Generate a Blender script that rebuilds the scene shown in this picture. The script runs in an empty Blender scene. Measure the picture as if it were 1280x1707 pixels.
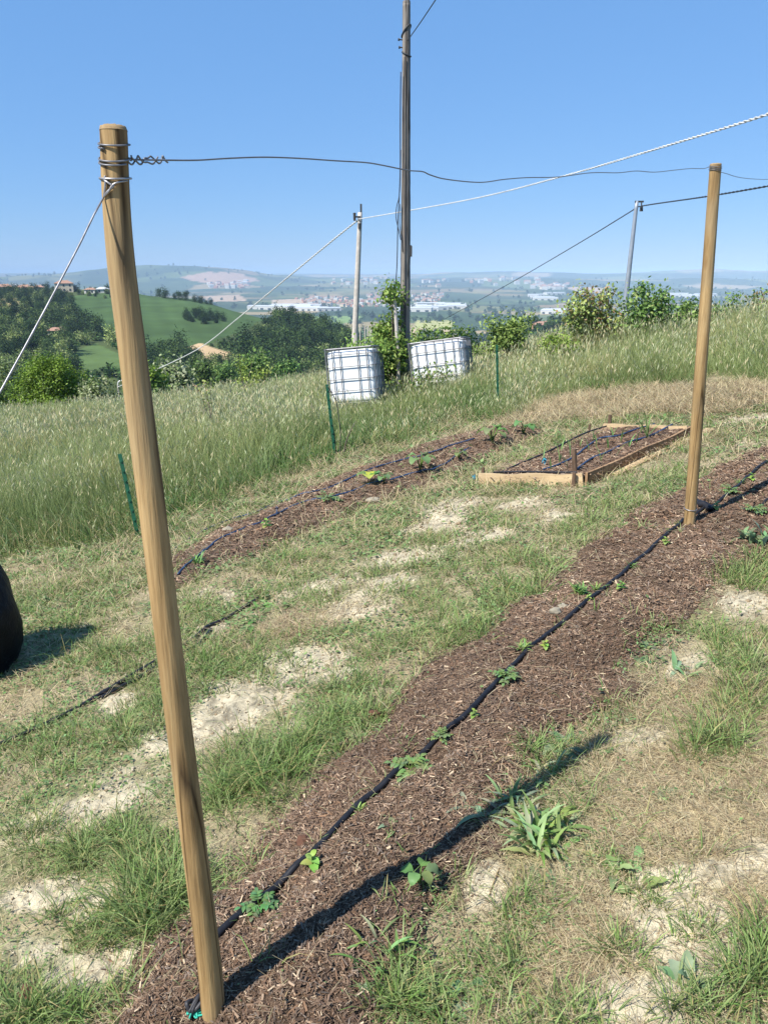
import bpy, math, random
import numpy as np
from mathutils import Vector, Matrix
rnd = random.Random(7); rng = np.random.default_rng(7)
R = math.radians
scene = bpy.context.scene
COL = scene.collection

# ------------------------------------------------------------------ camera
F, PITCH, EYE = 1300.0, R(16.9), 1.65
cd = bpy.data.cameras.new("camera"); cam = bpy.data.objects.new("camera", cd); COL.objects.link(cam)
cam.location = (0, 0, EYE); cam.rotation_euler = (R(90) - PITCH, 0, 0)
cd.sensor_fit = 'VERTICAL'; cd.sensor_height = 36; cd.lens = F / 1707 * 36
cd.clip_start = 0.05; cd.clip_end = 60000
scene.camera = cam
# ------------------------------------------------------------------ light
SUN_EL, SUN_AZ = R(49), math.atan2(-1.31, -1.0)      # azimuth of the sun measured from +Y towards +X
w = bpy.data.worlds.new("World"); scene.world = w; w.use_nodes = True
nt = w.node_tree
sky = nt.nodes.new('ShaderNodeTexSky'); sky.sky_type = 'NISHITA'; sky.sun_disc = False
sky.sun_elevation = SUN_EL; sky.sun_rotation = SUN_AZ
sky.altitude = 1500; sky.air_density = 1.2; sky.dust_density = 0.0; sky.ozone_density = 6.0
bg = nt.nodes['Background']; bg.inputs['Strength'].default_value = 0.078
skm = nt.nodes.new('ShaderNodeMix'); skm.data_type = 'RGBA'; skm.inputs[0].default_value = 0.62      # constant blue mixed into the sky light to flatten its gradient
skm.inputs[7].default_value = (1.3, 3.3, 7.0, 1)
nt.links.new(sky.outputs[0], skm.inputs[6]); nt.links.new(skm.outputs[2], bg.inputs[0])
sd = bpy.data.lights.new("sun", 'SUN'); sd.energy = 5.0; sd.angle = R(0.5); sd.color = (1, 0.955, 0.88)
sun = bpy.data.objects.new("sun", sd); COL.objects.link(sun)
sdir = Vector((math.sin(SUN_AZ) * math.cos(SUN_EL), math.cos(SUN_AZ) * math.cos(SUN_EL), math.sin(SUN_EL)))
sun.rotation_euler = sdir.to_track_quat('Z', 'Y').to_euler(); sun.location = sdir * 30
vs = scene.view_settings; vs.view_transform = 'Standard'; vs.look = 'None'; vs.exposure = 0.78; vs.gamma = 1

# ------------------------------------------------------------------ maths helpers
CP, SP = math.cos(PITCH), math.sin(PITCH)
def ray(px, py):
    a, b = (px - 640) / F, -(py - 853.5) / F
    d = np.array([a, CP + b * SP, -SP + b * CP]); return d
def at(px, py, Y):
    d = ray(px, py); s = Y / d[1]; return Vector((d[0] * s, Y, EYE + d[2] * s))
def proj(x, y, z):
    dz = z - EYE
    dep = y * CP - dz * SP; up = y * SP + dz * CP
    dep = np.maximum(dep, 1e-3)
    return 640 + F * x / dep, 853.5 - F * up / dep
def vn(x, y, s=0):
    ix, iy = np.floor(x), np.floor(y); fx, fy = x - ix, y - iy
    fx = fx * fx * (3 - 2 * fx); fy = fy * fy * (3 - 2 * fy)
    def h(a, b):
        v = np.sin(a * 127.1 + b * 311.7 + s * 74.7) * 43758.5453
        return v - np.floor(v)
    return (h(ix, iy) * (1 - fx) + h(ix + 1, iy) * fx) * (1 - fy) + (h(ix, iy + 1) * (1 - fx) + h(ix + 1, iy + 1) * fx) * fy
def fbm(x, y, o=4, s=0, g=.5):
    t = 0; a = 1; n = 0
    for i in range(o):
        t = t + a * vn(x, y, s + i * 3); n += a; a *= g; x = x * 2.03 + 7.1; y = y * 2.03 + 3.7
    return t / n
def sm(a, b, v):
    t = np.clip((v - a) / (b - a), 0, 1); return t * t * (3 - 2 * t)
def lin(*c):
    return tuple(.9 * ((v / 255) / 12.92 if v / 255 <= .04045 else ((v / 255 + .055) / 1.055) ** 2.4) for v in c)

# ------------------------------------------------------------------ terrain functions
def plane(x, y):
    d = np.maximum(0, y - 18.5)
    drop = np.where(d < 14, .012 * d * d, .012 * 196 + .336 * (d - 14))
    return 1.6 * np.tanh(x / 10) - .045 * y - drop
def G0(x, y):
    return plane(x, y) + .05 * (fbm(x * .8, y * .8, 2, 11) - .5)
TT = [-1.0, -.45, -.35, -.25, -.12, -.05, .03, .1, .2, .35, 1.0]
YY = [40, 70, 110, 170, 230, 330, 430, 550, 700, 1000, 1500, 2500, 3600, 5000, 6500, 8500, 11000, 14500]
ZZ = np.array([
 [-6, -16, -24, -28, -26, -21, -15, -9, -12, -50, -90, -95, -92, -80, -55, -30, -10, 8],
 [-6, -16, -24, -29, -27, -22.5, -16, -9.5, -12, -50, -90, -95, -92, -80, -55, -30, -10, 6],
 [-6, -16, -25, -31, -28, -25, -17, -8.8, -10, -55, -92, -96, -94, -80, -55, -30, -10, 6],
 [-6, -16, -26, -32, -30, -25, -19, -13, -22, -65, -94, -97, -95, -82, -55, -30, -10, 6],
 [-6, -16, -27, -34, -29.5, -25.5, -22, -30, -50, -80, -96, -98, -95, -84, -60, -32, -10, 6],
 [-6, -17, -29, -37, -36, -28, -30, -48, -65, -88, -97, -98, -96, -86, -62, -34, -10, 6],
 [-6, -18, -30, -40, -45, -50, -56, -62, -74, -92, -98, -98, -96, -86, -62, -34, -10, 5],
 [-6, -18, -30, -38, -42, -46, -48, -52, -62, -85, -98, -98, -96, -86, -62, -34, -10, 5],
 [-6, -18, -28, -34, -36, -36, -36, -35, -40, -75, -96, -98, -96, -86, -60, -34, -10, 5],
 [-6, -18, -28, -34, -37, -38, -38, -38, -44, -75, -96, -98, -96, -84, -58, -32, -8, 5],
 [-6, -18, -28, -34, -37, -38, -38, -38, -44, -75, -96, -98, -96, -84, -58, -32, -8, 5]], float)
LY = np.log(np.array(YY, float))
def H(x, y):
    x = np.asarray(x, float); y = np.asarray(y, float)
    t = np.clip(x / np.maximum(y, 1), -1, 1); ly = np.clip(np.log(np.maximum(y, 1)), LY[0], LY[-1])
    ti = np.clip(np.searchsorted(TT, t) - 1, 0, len(TT) - 2); yi = np.clip(np.searchsorted(LY, ly) - 1, 0, len(LY) - 2)
    tt = np.array(TT); ft = (t - tt[ti]) / (tt[ti + 1] - tt[ti]); fy = (ly - LY[yi]) / (LY[yi + 1] - LY[yi])
    ft = ft * ft * (3 - 2 * ft)
    z = (ZZ[ti, yi] * (1 - ft) + ZZ[ti + 1, yi] * ft) * (1 - fy) + (ZZ[ti, yi + 1] * (1 - ft) + ZZ[ti + 1, yi + 1] * ft) * fy
    z = z + (fbm(x / 60, y / 60, 3, 5) - .5) * 5 * sm(90, 300, y) * (1 - sm(900, 1500, y))
    amp = sm(3300, 6000, y) * 135 * (1 - .35 * sm(9000, 14000, y))
    z = z + (fbm(x / 1300, y / 900, 5, 21) - .47) * amp
    for (T, Yc, hh, sx, sy) in [(-.235, 6600, 72, 560, 900), (-.33, 6600, 46, 520, 700), (-.18, 6300, 30, 350, 600), (.12, 9500, 30, 1500, 900), (.38, 9000, 42, 900, 900)]:
        z = z + hh * np.exp(-((x - T * Yc) / sx) ** 2 - ((y - Yc) / sy) ** 2)
    wn = sm(34, 60, y)
    return G0(x, y) * (1 - wn) + z * wn
# beds ------------------------------------------------------------
def hit_plane(px, py, fn, y0=.5, y1=60, n=4000):
    d = ray(px, py); Y = np.exp(np.linspace(math.log(y0), math.log(y1), n)); s = Y / d[1]
    x, z = d[0] * s, EYE + d[2] * s
    g = fn(x, Y); below = np.nonzero(z <= g)[0]
    i = below[0] if len(below) else n - 1
    return Vector((x[i], Y[i], float(g[i])))
def pl(pts): return np.array([hit_plane(a, b, G0)[:2] for a, b in pts])
def dist_poly(x, y, P):
    best = np.full(np.shape(x), 1e9)
    for (ax, ay), (bx, by) in zip(P[:-1], P[1:]):
        dx, dy = bx - ax, by - ay; L = dx * dx + dy * dy + 1e-12
        u = np.clip(((x - ax) * dx + (y - ay) * dy) / L, 0, 1)
        best = np.minimum(best, np.hypot(x - ax - u * dx, y - ay - u * dy))
    return best
def inside(x, y, P):
    c = np.zeros(np.shape(x), bool); n = len(P)
    for i in range(n):
        ax, ay = P[i]; bx, by = P[(i + 1) % n]
        c ^= ((ay > y) != (by > y)) & (x < (bx - ax) * (y - ay) / (by - ay + 1e-12) + ax)
    return c
L1 = [(120, 1760), (215, 1660), (330, 1505), (470, 1375), (600, 1240), (720, 1115), (850, 1025), (950, 955), (1030, 885), (1100, 835), (1190, 790), (1290, 745), (1420, 700)]
R1 = [(620, 1760), (625, 1640), (700, 1540), (775, 1440), (862, 1320), (930, 1235), (1025, 1150), (1100, 1060), (1180, 985), (1290, 905), (1420, 830)]
L2 = [(262, 945), (330, 905), (430, 862), (560, 800), (700, 748), (800, 722), (880, 713)]
R2 = [(285, 985), (400, 935), (500, 890), (600, 842), (720, 806), (800, 768), (905, 722)]
BEDS = []
HOLES = pl([(728, 1288), (458, 1520), (700, 1296), (862, 1126), (900, 1190), (1010, 985), (632, 1200), (560, 1380)])
for (l, r, hh) in [(L1, R1, .085), (L2, R2, .085)]:
    a, b = pl(l), pl(r); BEDS.append((a, b, np.vstack([a, b[::-1]]), hh))
def bed_h(x, y, i):
    a, b, P, hh = BEDS[i]
    wx = x + .26 * (fbm(x * 4, y * 4, 4, 31) - .5); wy = y + .26 * (fbm(x * 4 + 9, y * 4, 4, 32) - .5)
    ins = inside(wx, wy, P)
    dl, dr = dist_poly(wx, wy, a), dist_poly(wx, wy, b)
    dd = np.minimum(np.minimum(dl, dr), dist_poly(wx, wy, np.vstack([P, P[:1]])))
    sd_ = np.where(ins, dd, -dd)
    return sd_, np.clip(1 - np.exp(-np.maximum(sd_, 0) / .16), 0, 1) * hh
def rough(x, y):
    return   .038 * (fbm(x * 8, y * 8, 3, 41) - .5) + .018 * (fbm(x * 33, y * 33, 3, 43) - .5)
def bedz(x, y, i):
    s, h = bed_h(x, y, i)
    if i == 0:
        for hx, hy in HOLES: h = h - .030 * np.exp(-((x - hx) ** 2 + (y - hy) ** 2) / (2 * .045 ** 2))
    return G0(x, y) + np.where(s > -.02, h + rough(x, y) * sm(-.02, .08, s) * 1.3 + .012, -.05)
def G(x, y):
    x = np.asarray(x, float); y = np.asarray(y, float)
    g = G0(x, y) + micro(x, y)
    for i in range(len(BEDS)): g = np.maximum(g, bedz(x, y, i))
    return g
def micro(x, y):
    f = 1 - sm(12, 20, y)
    return (.03 * (fbm(x * 3, y * 3, 3, 51) - .5) + .008 * (fbm(x * 22, y * 22, 3, 53) - .5)) * f
def gp(px, py): return hit_plane(px, py, G)
def gpf(px, py): return hit_plane(px, py, H, 30, 14000, 6000)
def gz(x, y): return float(G(np.array([x]), np.array([y]))[0])

# ------------------------------------------------------------------ materials
def newmat(name):
    m = bpy.data.materials.new(name); m.use_nodes = True; n = m.node_tree
    return m, n, n.nodes['Principled BSDF']
def mathn(n, op, a, b=None):
    k = n.nodes.new('ShaderNodeMath'); k.operation = op
    for i, v in enumerate((a, b)):
        if v is None: continue
        if hasattr(v, 'links'): n.links.new(v, k.inputs[i])
        else: k.inputs[i].default_value = v
    return k.outputs[0]
def noise(n, scale, detail=4, coord='Object', stretch=None, rgh=.55):
    tc = n.nodes.new('ShaderNodeTexCoord'); out = tc.outputs[coord]
    if stretch:
        mp = n.nodes.new('ShaderNodeMapping'); mp.inputs['Scale'].default_value = stretch
        n.links.new(out, mp.inputs[0]); out = mp.outputs[0]
    t = n.nodes.new('ShaderNodeTexNoise'); t.inputs['Scale'].default_value = scale; t.inputs['Detail'].default_value = detail
    t.inputs['Roughness'].default_value = rgh; n.links.new(out, t.inputs['Vector']); return t.outputs['Fac']
def ramp(n, fac, stops):
    r = n.nodes.new('ShaderNodeValToRGB'); e = r.color_ramp.elements
    e[0].position, e[0].color = stops[0][0], (*stops[0][1], 1); e[1].position, e[1].color = stops[-1][0], (*stops[-1][1], 1)
    for p, c in stops[1:-1]:
        k = e.new(p); k.color = (*c, 1)
    n.links.new(fac, r.inputs[0]); return r.outputs[0]
def mixc(n, mode, f, a, b):
    k = n.nodes.new('ShaderNodeMix'); k.data_type = 'RGBA'; k.blend_type = mode
    if hasattr(f, 'links'): n.links.new(f, k.inputs[0])
    else: k.inputs[0].default_value = f
    for i, v in ((6, a), (7, b)):
        if hasattr(v, 'links'): n.links.new(v, k.inputs[i])
        else: k.inputs[i].default_value = (*v, 1)
    return k.outputs[2]
def bump(n, p, h, st, dist=.01):
    b = n.nodes.new('ShaderNodeBump'); b.inputs['Strength'].default_value = st; b.inputs['Distance'].default_value = dist
    n.links.new(h, b.inputs['Height']); n.links.new(b.outputs[0], p.inputs['Normal'])
def attr(n, name='Col'):
    a = n.nodes.new('ShaderNodeAttribute'); a.attribute_name = name; return a.outputs['Color']
def m_leaf(name, transl=.3, var=.25, spec=.25):
    m, n, p = newmat(name)
    oi = n.nodes.new('ShaderNodeObjectInfo')
    v = mathn(n, 'MULTIPLY_ADD', oi.outputs['Random'], var * 2); v.node.inputs[2].default_value = 1 - var
    hs = n.nodes.new('ShaderNodeHueSaturation'); n.links.new(attr(n), hs.inputs['Color']); n.links.new(v, hs.inputs['Value'])
    hv = mathn(n, 'MULTIPLY_ADD', oi.outputs['Random'], -.035); hv.node.inputs[2].default_value = .5175
    n.links.new(hv, hs.inputs['Hue'])
    p.inputs['Roughness'].default_value = .5; p.inputs['Specular IOR Level'].default_value = spec
    n.links.new(hs.outputs[0], p.inputs['Base Color'])
    tr = n.nodes.new('ShaderNodeBsdfTranslucent'); n.links.new(hs.outputs[0], tr.inputs[0])
    mx = n.nodes.new('ShaderNodeMixShader'); mx.inputs[0].default_value = transl
    n.links.new(p.outputs[0], mx.inputs[1]); n.links.new(tr.outputs[0], mx.inputs[2])
    n.links.new(mx.outputs[0], n.nodes['Material Output'].inputs[0]); return m
M = {}
M['leaf'] = m_leaf('leaf', .32, 0.08); M['grass'] = m_leaf('grass_blade', .3, 0.0); M['tree'] = m_leaf('hill_foliage', .15, .5, .03)
def m_vcol(name, rough=.95, fine=60, amt=.35, bst=.4, bd=.01):
    m, n, p = newmat(name)
    f = noise(n, fine, 6, 'Object'); g = noise(n, fine * 5, 3, 'Object')
    c = mixc(n, 'MULTIPLY', 1.0, attr(n), ramp(n, f, [(.25, (1 - amt,) * 3), (.75, (1 + amt,) * 3)]))
    n.links.new(c, p.inputs['Base Color']); p.inputs['Roughness'].default_value = rough; p.inputs['Specular IOR Level'].default_value = .15
    bump(n, p, mathn(n, 'ADD', f, g), bst, bd); return m
M['ground'] = m_vcol('earth', .95, 45, .3, .6, .012)
M['mulch'] = m_vcol('mulch', .95, 70, .45, .9, .015)
M['chip'] = m_vcol('mulch_chip', .9, 90, .2, .2, .003)
M['hills'] = m_vcol('hill_land', 1.0, .05, .25, .0, .1)
def m_plain(name, col, rough=.6, scale=20, amt=.15, metal=0, bst=.1, stretch=None, spec=.4, bd=.005):
    m, n, p = newmat(name)
    f = noise(n, scale, 5, 'Object', stretch)
    c = ramp(n, f, [(.3, tuple(v * (1 - amt) for v in col)), (.7, tuple(min(1, v * (1 + amt)) for v in col))])
    n.links.new(c, p.inputs['Base Color']); p.inputs['Roughness'].default_value = rough; p.inputs['Metallic'].default_value = metal
    p.inputs['Specular IOR Level'].default_value = spec
    if bst: bump(n, p, f, bst, bd)
    return m
def m_wood(name, c1, c2, c3, sc=14, stretch=(1, 1, .06), bst=.35, blot=None):
    m, n, p = newmat(name)
    f = noise(n, sc, 8, 'Object', stretch, .65); g = noise(n, 3.5, 4, 'Object', (1, 1, .5)); k = noise(n, sc * 5, 4, 'Object', tuple(1 if q == 1 else q * .5 for q in stretch))
    c = ramp(n, f, [(.28, c1), (.5, c2), (.72, c3)])
    c = mixc(n, 'MULTIPLY', .8, c, ramp(n, g, [(.3, (.62, .6, .56)), (.65, (1.1, 1.08, 1.04))]))
    c = mixc(n, 'MULTIPLY', .45, c, ramp(n, k, [(.38, (.55, .5, .45)), (.5, (1, 1, 1))]))
    if name != 'pale_plank' and sc != 30:
        tc = n.nodes.new('ShaderNodeTexCoord'); mp = n.nodes.new('ShaderNodeMapping'); mp.inputs['Scale'].default_value = (9, 9, 3.2) if blot else (4, 4, 1.2); n.links.new(tc.outputs['Object'], mp.inputs[0])
        vo = n.nodes.new('ShaderNodeTexVoronoi'); vo.inputs['Scale'].default_value = 1.0; n.links.new(mp.outputs[0], vo.inputs['Vector'])
        c = mixc(n, 'MULTIPLY', 1.0, c, ramp(n, vo.outputs['Distance'], [(.06, (.35, .3, .25)), (.13, (.75, .7, .66)), (.2, (1, 1, 1))]))
        cr = noise(n, 9, 2, 'Object', (1, 1, .035)); c = mixc(n, 'MULTIPLY', 1.0, c, ramp(n, cr, [(.478, (1, 1, 1)), (.5, (.22, .19, .16)), (.518, (1, 1, 1))]))
    if blot:
        n.links.new(mixc(n, 'MIX', ramp(n, noise(n, 2.2, 3, 'Object', (1, 1, .6)), [(.5, (0, 0, 0)), (.72, (1, 1, 1))]), c, blot), p.inputs['Base Color'])
    else: n.links.new(c, p.inputs['Base Color'])
    p.inputs['Roughness'].default_value = .8; p.inputs['Specular IOR Level'].default_value = .2
    bump(n, p, mathn(n, 'ADD', f, k), bst, .004); return m
M['post'] = m_wood('treated_pine', lin(124, 100, 66), lin(166, 138, 96), lin(188, 162, 118), 24, (1, 1, .09), .6, lin(152, 136, 108))
M['endgrain'] = m_plain('end_grain', lin(150, 126, 92), .9, 90, .25, 0, .4)
M['pole'] = m_wood('weathered_grey_wood', lin(92, 87, 82), lin(132, 126, 120), lin(160, 154, 148), 10, (1, 1, .03), .5)
M['plank'] = m_wood('pale_plank', lin(172, 148, 114), lin(198, 174, 138), lin(214, 192, 158), 9, (.08, 1, 1), .2)
M['plank_brown'] = m_wood('brown_plank', lin(130, 104, 78), lin(160, 130, 100), lin(182, 152, 120), 9, (.08, 1, 1), .25)
M['stake'] = m_wood('stake_bark', lin(78, 62, 50), lin(112, 92, 76), lin(140, 118, 98), 30, (1, 1, .1), .6)
M['wire'] = m_plain('galvanised_wire', (.32, .31, .31), .42, 60, .25, .7, 0)
M['wire_dark'] = m_plain('dark_wire', (.17, .17, .18), .5, 60, .2, .4, 0)
M['twist'] = m_plain('grey_cable', (.55, .55, .54), .5, 6, .2, 0, 0)
M['black'] = m_plain('black_cable', (.03, .03, .035), .5, 20, .2, 0, 0)
M['hose'] = m_plain('black_hose', (.012, .012, .015), .5, 25, .6, 0, .1, None, .35)
M['hose_blue'] = m_plain('bluish_drip_hose', (.022, .045, .10), .38, 18, .5, 0, .1, None, .5)
M['teal'] = m_plain('teal_tie', (.03, .3, .42), .5, 40, .2, 0, 0)
M['twine'] = m_plain('green_twine', (.02, .3, .22), .6, 40, .2, 0, 0)
M['concrete'] = m_plain('pale_concrete', lin(186, 178, 168), .85, 8, .18, 0, .2)
M['steel'] = m_plain('grey_steel', lin(150, 158, 168), .5, 5, .12, .3, 0)
M['iron'] = m_plain('dark_iron', (.06, .06, .06), .6, 20, .2, .4, 0)
M['bottle'] = m_plain('white_polyethylene', (.72, .74, .75), .45, 4, .13, 0, .1, None, .4)
M['cage'] = m_plain('cage_tube', (.17, .17, .18), .5, 9, .3, .4, 0)
M['pallet'] = m_plain('pallet', (.10, .10, .10), .7, 9, .3, 0, 0)
M['green'] = m_plain('green_steel', (.012, .085, .045), .5, 15, .2, 0, 0)
M['sack'] = m_plain('black_plastic', (.005, .006, .009), .55, 9, .4, 0, .8, None, .15, .03)
M['bark'] = m_plain('bark', (.10, .08, .06), .9, 12, .35, 0, .4)
M['stone'] = m_plain('limestone', lin(146, 138, 120), .9, 25, .2, 0, .6)
M['clod'] = m_plain('earth_clod', lin(98, 68, 52), .95, 40, .35, 0, .8)
M['wall'] = m_plain('cream_render', lin(205, 190, 165), .9, 1, .08, 0, 0)
M['wall2'] = m_plain('white_render', lin(200, 198, 190), .9, 1, .06, 0, 0)
M['roof'] = m_plain('terracotta', lin(160, 124, 104), .9, 1.2, .2, 0, 0)
M['brick'] = m_plain('orange_brick', lin(180, 122, 92), .9, 1, .15, 0, 0)
M['metalroof'] = m_plain('pale_sheet_roof', lin(196, 198, 198), .6, .3, .06, 0, 0)
M['glass'] = m_plain('dark_window', (.03, .035, .04), .2, 1, .1, 0, 0)

# ------------------------------------------------------------------ mesh builders
class MB:
    def __init__(s): s.v = []; s.f = []; s.c = []; s.mi = []; s.n = 0
    def add(s, v, f, c=None, mi=0):
        s.v += [tuple(p) for p in v]; s.f += [tuple(i + s.n for i in q) for q in f]; s.mi += [mi] * len(f); s.n += len(v)
        if c is not None: s.c += [c] * len(v)
    def tube(s, pts, r, n=8, cap=True, mi=0, jit=0):
        pts = [Vector(p) for p in pts]; k = len(pts)
        rr = r if hasattr(r, '__len__') else [r] * k
        t0 = (pts[1] - pts[0]).normalized(); up = Vector((0, 0, 1)) if abs(t0.z) < .9 else Vector((1, 0, 0))
        a = t0.cross(up).normalized(); v = []
        for i in range(k):
            t = (pts[min(i + 1, k - 1)] - pts[max(i - 1, 0)])
            t = t.normalized() if t.length > 1e-9 else t0
            a = (a - t * a.dot(t)); a = a.normalized() if a.length > 1e-6 else t.orthogonal().normalized()
            b = t.cross(a)
            for j in range(n):
                th = 2 * math.pi * j / n; q = rr[i] * (1 + (rnd.uniform(-jit, jit) if jit else 0))
                v.append(pts[i] + (a * math.cos(th) + b * math.sin(th)) * q)
        f = [(i * n + j, i * n + (j + 1) % n, (i + 1) * n + (j + 1) % n, (i + 1) * n + j) for i in range(k - 1) for j in range(n)]
        if cap: f += [tuple(range(n))[::-1], tuple((k - 1) * n + j for j in range(n))]
        s.add(v, f, None, mi)
    def box(s, c, d, m=None, mi=0):
        v = [Vector((c[0] + x * d[0] / 2, c[1] + y * d[1] / 2, c[2] + z * d[2] / 2)) for x in (-1, 1) for y in (-1, 1) for z in (-1, 1)]
        if m is not None: v = [m @ p for p in v]
        s.add(v, [(0, 1, 3, 2), (4, 6, 7, 5), (0, 4, 5, 1), (2, 3, 7, 6), (0, 2, 6, 4), (1, 5, 7, 3)], None, mi)
    def build(s, name, mats, parent=None, smooth=False, org=None):
        me = bpy.data.meshes.new(name); o0 = Vector(org) if org is not None else Vector((0, 0, 0))
        me.from_pydata([tuple(Vector(p) - o0) for p in s.v], [], s.f)
        for m in (mats if isinstance(mats, (list, tuple)) else [mats]): me.materials.append(m)
        if any(s.mi): me.polygons.foreach_set('material_index', s.mi)
        if s.c:
            ca = me.color_attributes.new('Col', 'FLOAT_COLOR', 'POINT')
            ca.data.foreach_set('color', np.array([(*c, 1) if len(c) == 3 else c for c in s.c], np.float32).ravel())
        if smooth: me.polygons.foreach_set('use_smooth', [True] * len(me.polygons))
        me.update(); o = bpy.data.objects.new(name, me); o.location = o0; COL.objects.link(o)
        if parent is not None: o.parent = parent
        return o
def npmesh(name, V, Q, C, mat, parent=None, smooth=False, org=(0, 0, 0)):
    V = np.asarray(V, np.float32) - np.asarray(org, np.float32); Q = np.asarray(Q, np.int32); me = bpy.data.meshes.new(name)
    k = Q.shape[1]
    me.vertices.add(len(V)); me.vertices.foreach_set('co', V.ravel())
    me.loops.add(Q.size); me.loops.foreach_set('vertex_index', Q.ravel())
    me.polygons.add(len(Q)); me.polygons.foreach_set('loop_start', np.arange(len(Q), dtype=np.int32) * k)
    if smooth: me.polygons.foreach_set('use_smooth', np.ones(len(Q), bool))
    me.materials.append(mat)
    if C is not None:
        ca = me.color_attributes.new('Col', 'FLOAT_COLOR', 'POINT')
        c4 = np.ones((len(V), 4), np.float32); c4[:, :3] = C; ca.data.foreach_set('color', c4.ravel())
    me.update(calc_edges=True); me.validate()
    o = bpy.data.objects.new(name, me); o.location = org; COL.objects.link(o)
    if parent is not None: o.parent = parent
    return o
def tag(o, label=None, cat=None, group=None, kind=None):
    if label: o['label'] = label
    if cat: o['category'] = cat
    if group: o['group'] = group
    if kind: o['kind'] = kind
    return o
def thing(name, label, cat, loc, group=None, rot=(0, 0, 0)):
    o = bpy.data.objects.new(name, None); o.location = loc; o.rotation_euler = rot; COL.objects.link(o)
    o.empty_display_size = .1
    return tag(o, label, cat, group)
def spline(pts, n=8):
    P = [Vector(p) for p in pts]; out = []
    for i in range(len(P) - 1):
        a, b, c, d = P[max(i - 1, 0)], P[i], P[i + 1], P[min(i + 2, len(P) - 1)]
        for k in range(n):
            t = k / n
            out.append(.5 * ((2 * b) + (c - a) * t + (2 * a - 5 * b + 4 * c - d) * t * t + (3 * b - a - 3 * c + d) * t ** 3))
    return out + [P[-1]]
def blades(P, h, wd, az, lean, bend, C0, C1, seg=3, twist=None):
    """many grass blades: P base points, h height, wd width, az direction of lean"""
    N = len(P); L = seg + 1
    u = np.linspace(0, 1, L)[None, :]
    dx, dy = np.cos(az)[:, None], np.sin(az)[:, None]
    off = h[:, None] * (lean[:, None] * u + bend[:, None] * u * u)
    zz = h[:, None] * u * np.sqrt(np.maximum(.05, 1 - np.clip((lean + bend)[:, None] * u * .8, 0, .97) ** 2))
    cx = P[:, 0:1] + dx * off; cy = P[:, 1:2] + dy * off; cz = P[:, 2:3] + zz
    sa = az + math.pi / 2 if twist is None else twist
    sx, sy = np.cos(sa)[:, None], np.sin(sa)[:, None]
    wu = wd[:, None] * (.55 + .9 * u - 1.42 * u * u) * .5 + .0002
    V = np.empty((N, L, 2, 3), np.float32)
    V[:, :, 0, 0] = cx - sx * wu; V[:, :, 0, 1] = cy - sy * wu; V[:, :, 0, 2] = cz
    V[:, :, 1, 0] = cx + sx * wu; V[:, :, 1, 1] = cy + sy * wu; V[:, :, 1, 2] = cz
    C = C0[:, None, None, :] * (1 - u[:, :, None, None]) + C1[:, None, None, :] * u[:, :, None, None]
    C = np.broadcast_to(C, (N, L, 2, 3)).reshape(-1, 3)
    b = (np.arange(N) * L * 2)[:, None] + np.arange(seg)[None, :] * 2
    Q = np.stack([b, b + 1, b + 3, b + 2], -1).reshape(-1, 4)
    return V.reshape(-1, 3), Q, C
def cat(parts):
    Vs, Qs, Cs, n = [], [], [], 0
    for V, Q, C in parts:
        Vs.append(V); Qs.append(Q + n); Cs.append(C); n += len(V)
    return np.concatenate(Vs), np.concatenate(Qs), np.concatenate(Cs)
def leafquads(P, size, C, flat=.0, r=rng, up=.35, out=None):
    """diamond leaves folded along the midrib, random orientation"""
    N = len(P)
    d = r.normal(size=(N, 3)); d[:, 2] *= (1 - flat); d /= np.linalg.norm(d, axis=1, keepdims=True)
    nrm = r.normal(size=(N, 3)); nrm[:, 2] = np.abs(nrm[:, 2]) + up * 2
    if out is not None:
        nrm = nrm * .3 + out
        d = d - out * np.sum(d * out, 1, keepdims=True) * .8; d /= np.linalg.norm(d, axis=1, keepdims=True) + 1e-9
    s = np.cross(d, nrm); s /= np.linalg.norm(s, axis=1, keepdims=True) + 1e-9
    nn = np.cross(s, d)
    size = np.broadcast_to(size, (N,))[:, None]
    a = P; b = P + d * size * .5 + s * size * .3 + nn * size * .06; c = P + d * size; e = P + d * size * .5 - s * size * .3 + nn * size * .06
    V = np.stack([a, b, c, e], 1).reshape(-1, 3)
    return V, np.arange(4 * N).reshape(-1, 4), np.repeat(C, 4, axis=0)
def vary(col, N, v=.25, h=.12, r=rng):
    c = np.array(col)[None, :] * (1 + r.uniform(-v, v, (N, 1))) * (1 + r.uniform(-h, h, (N, 3)))
    return np.clip(c, 0.002, .95)
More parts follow.
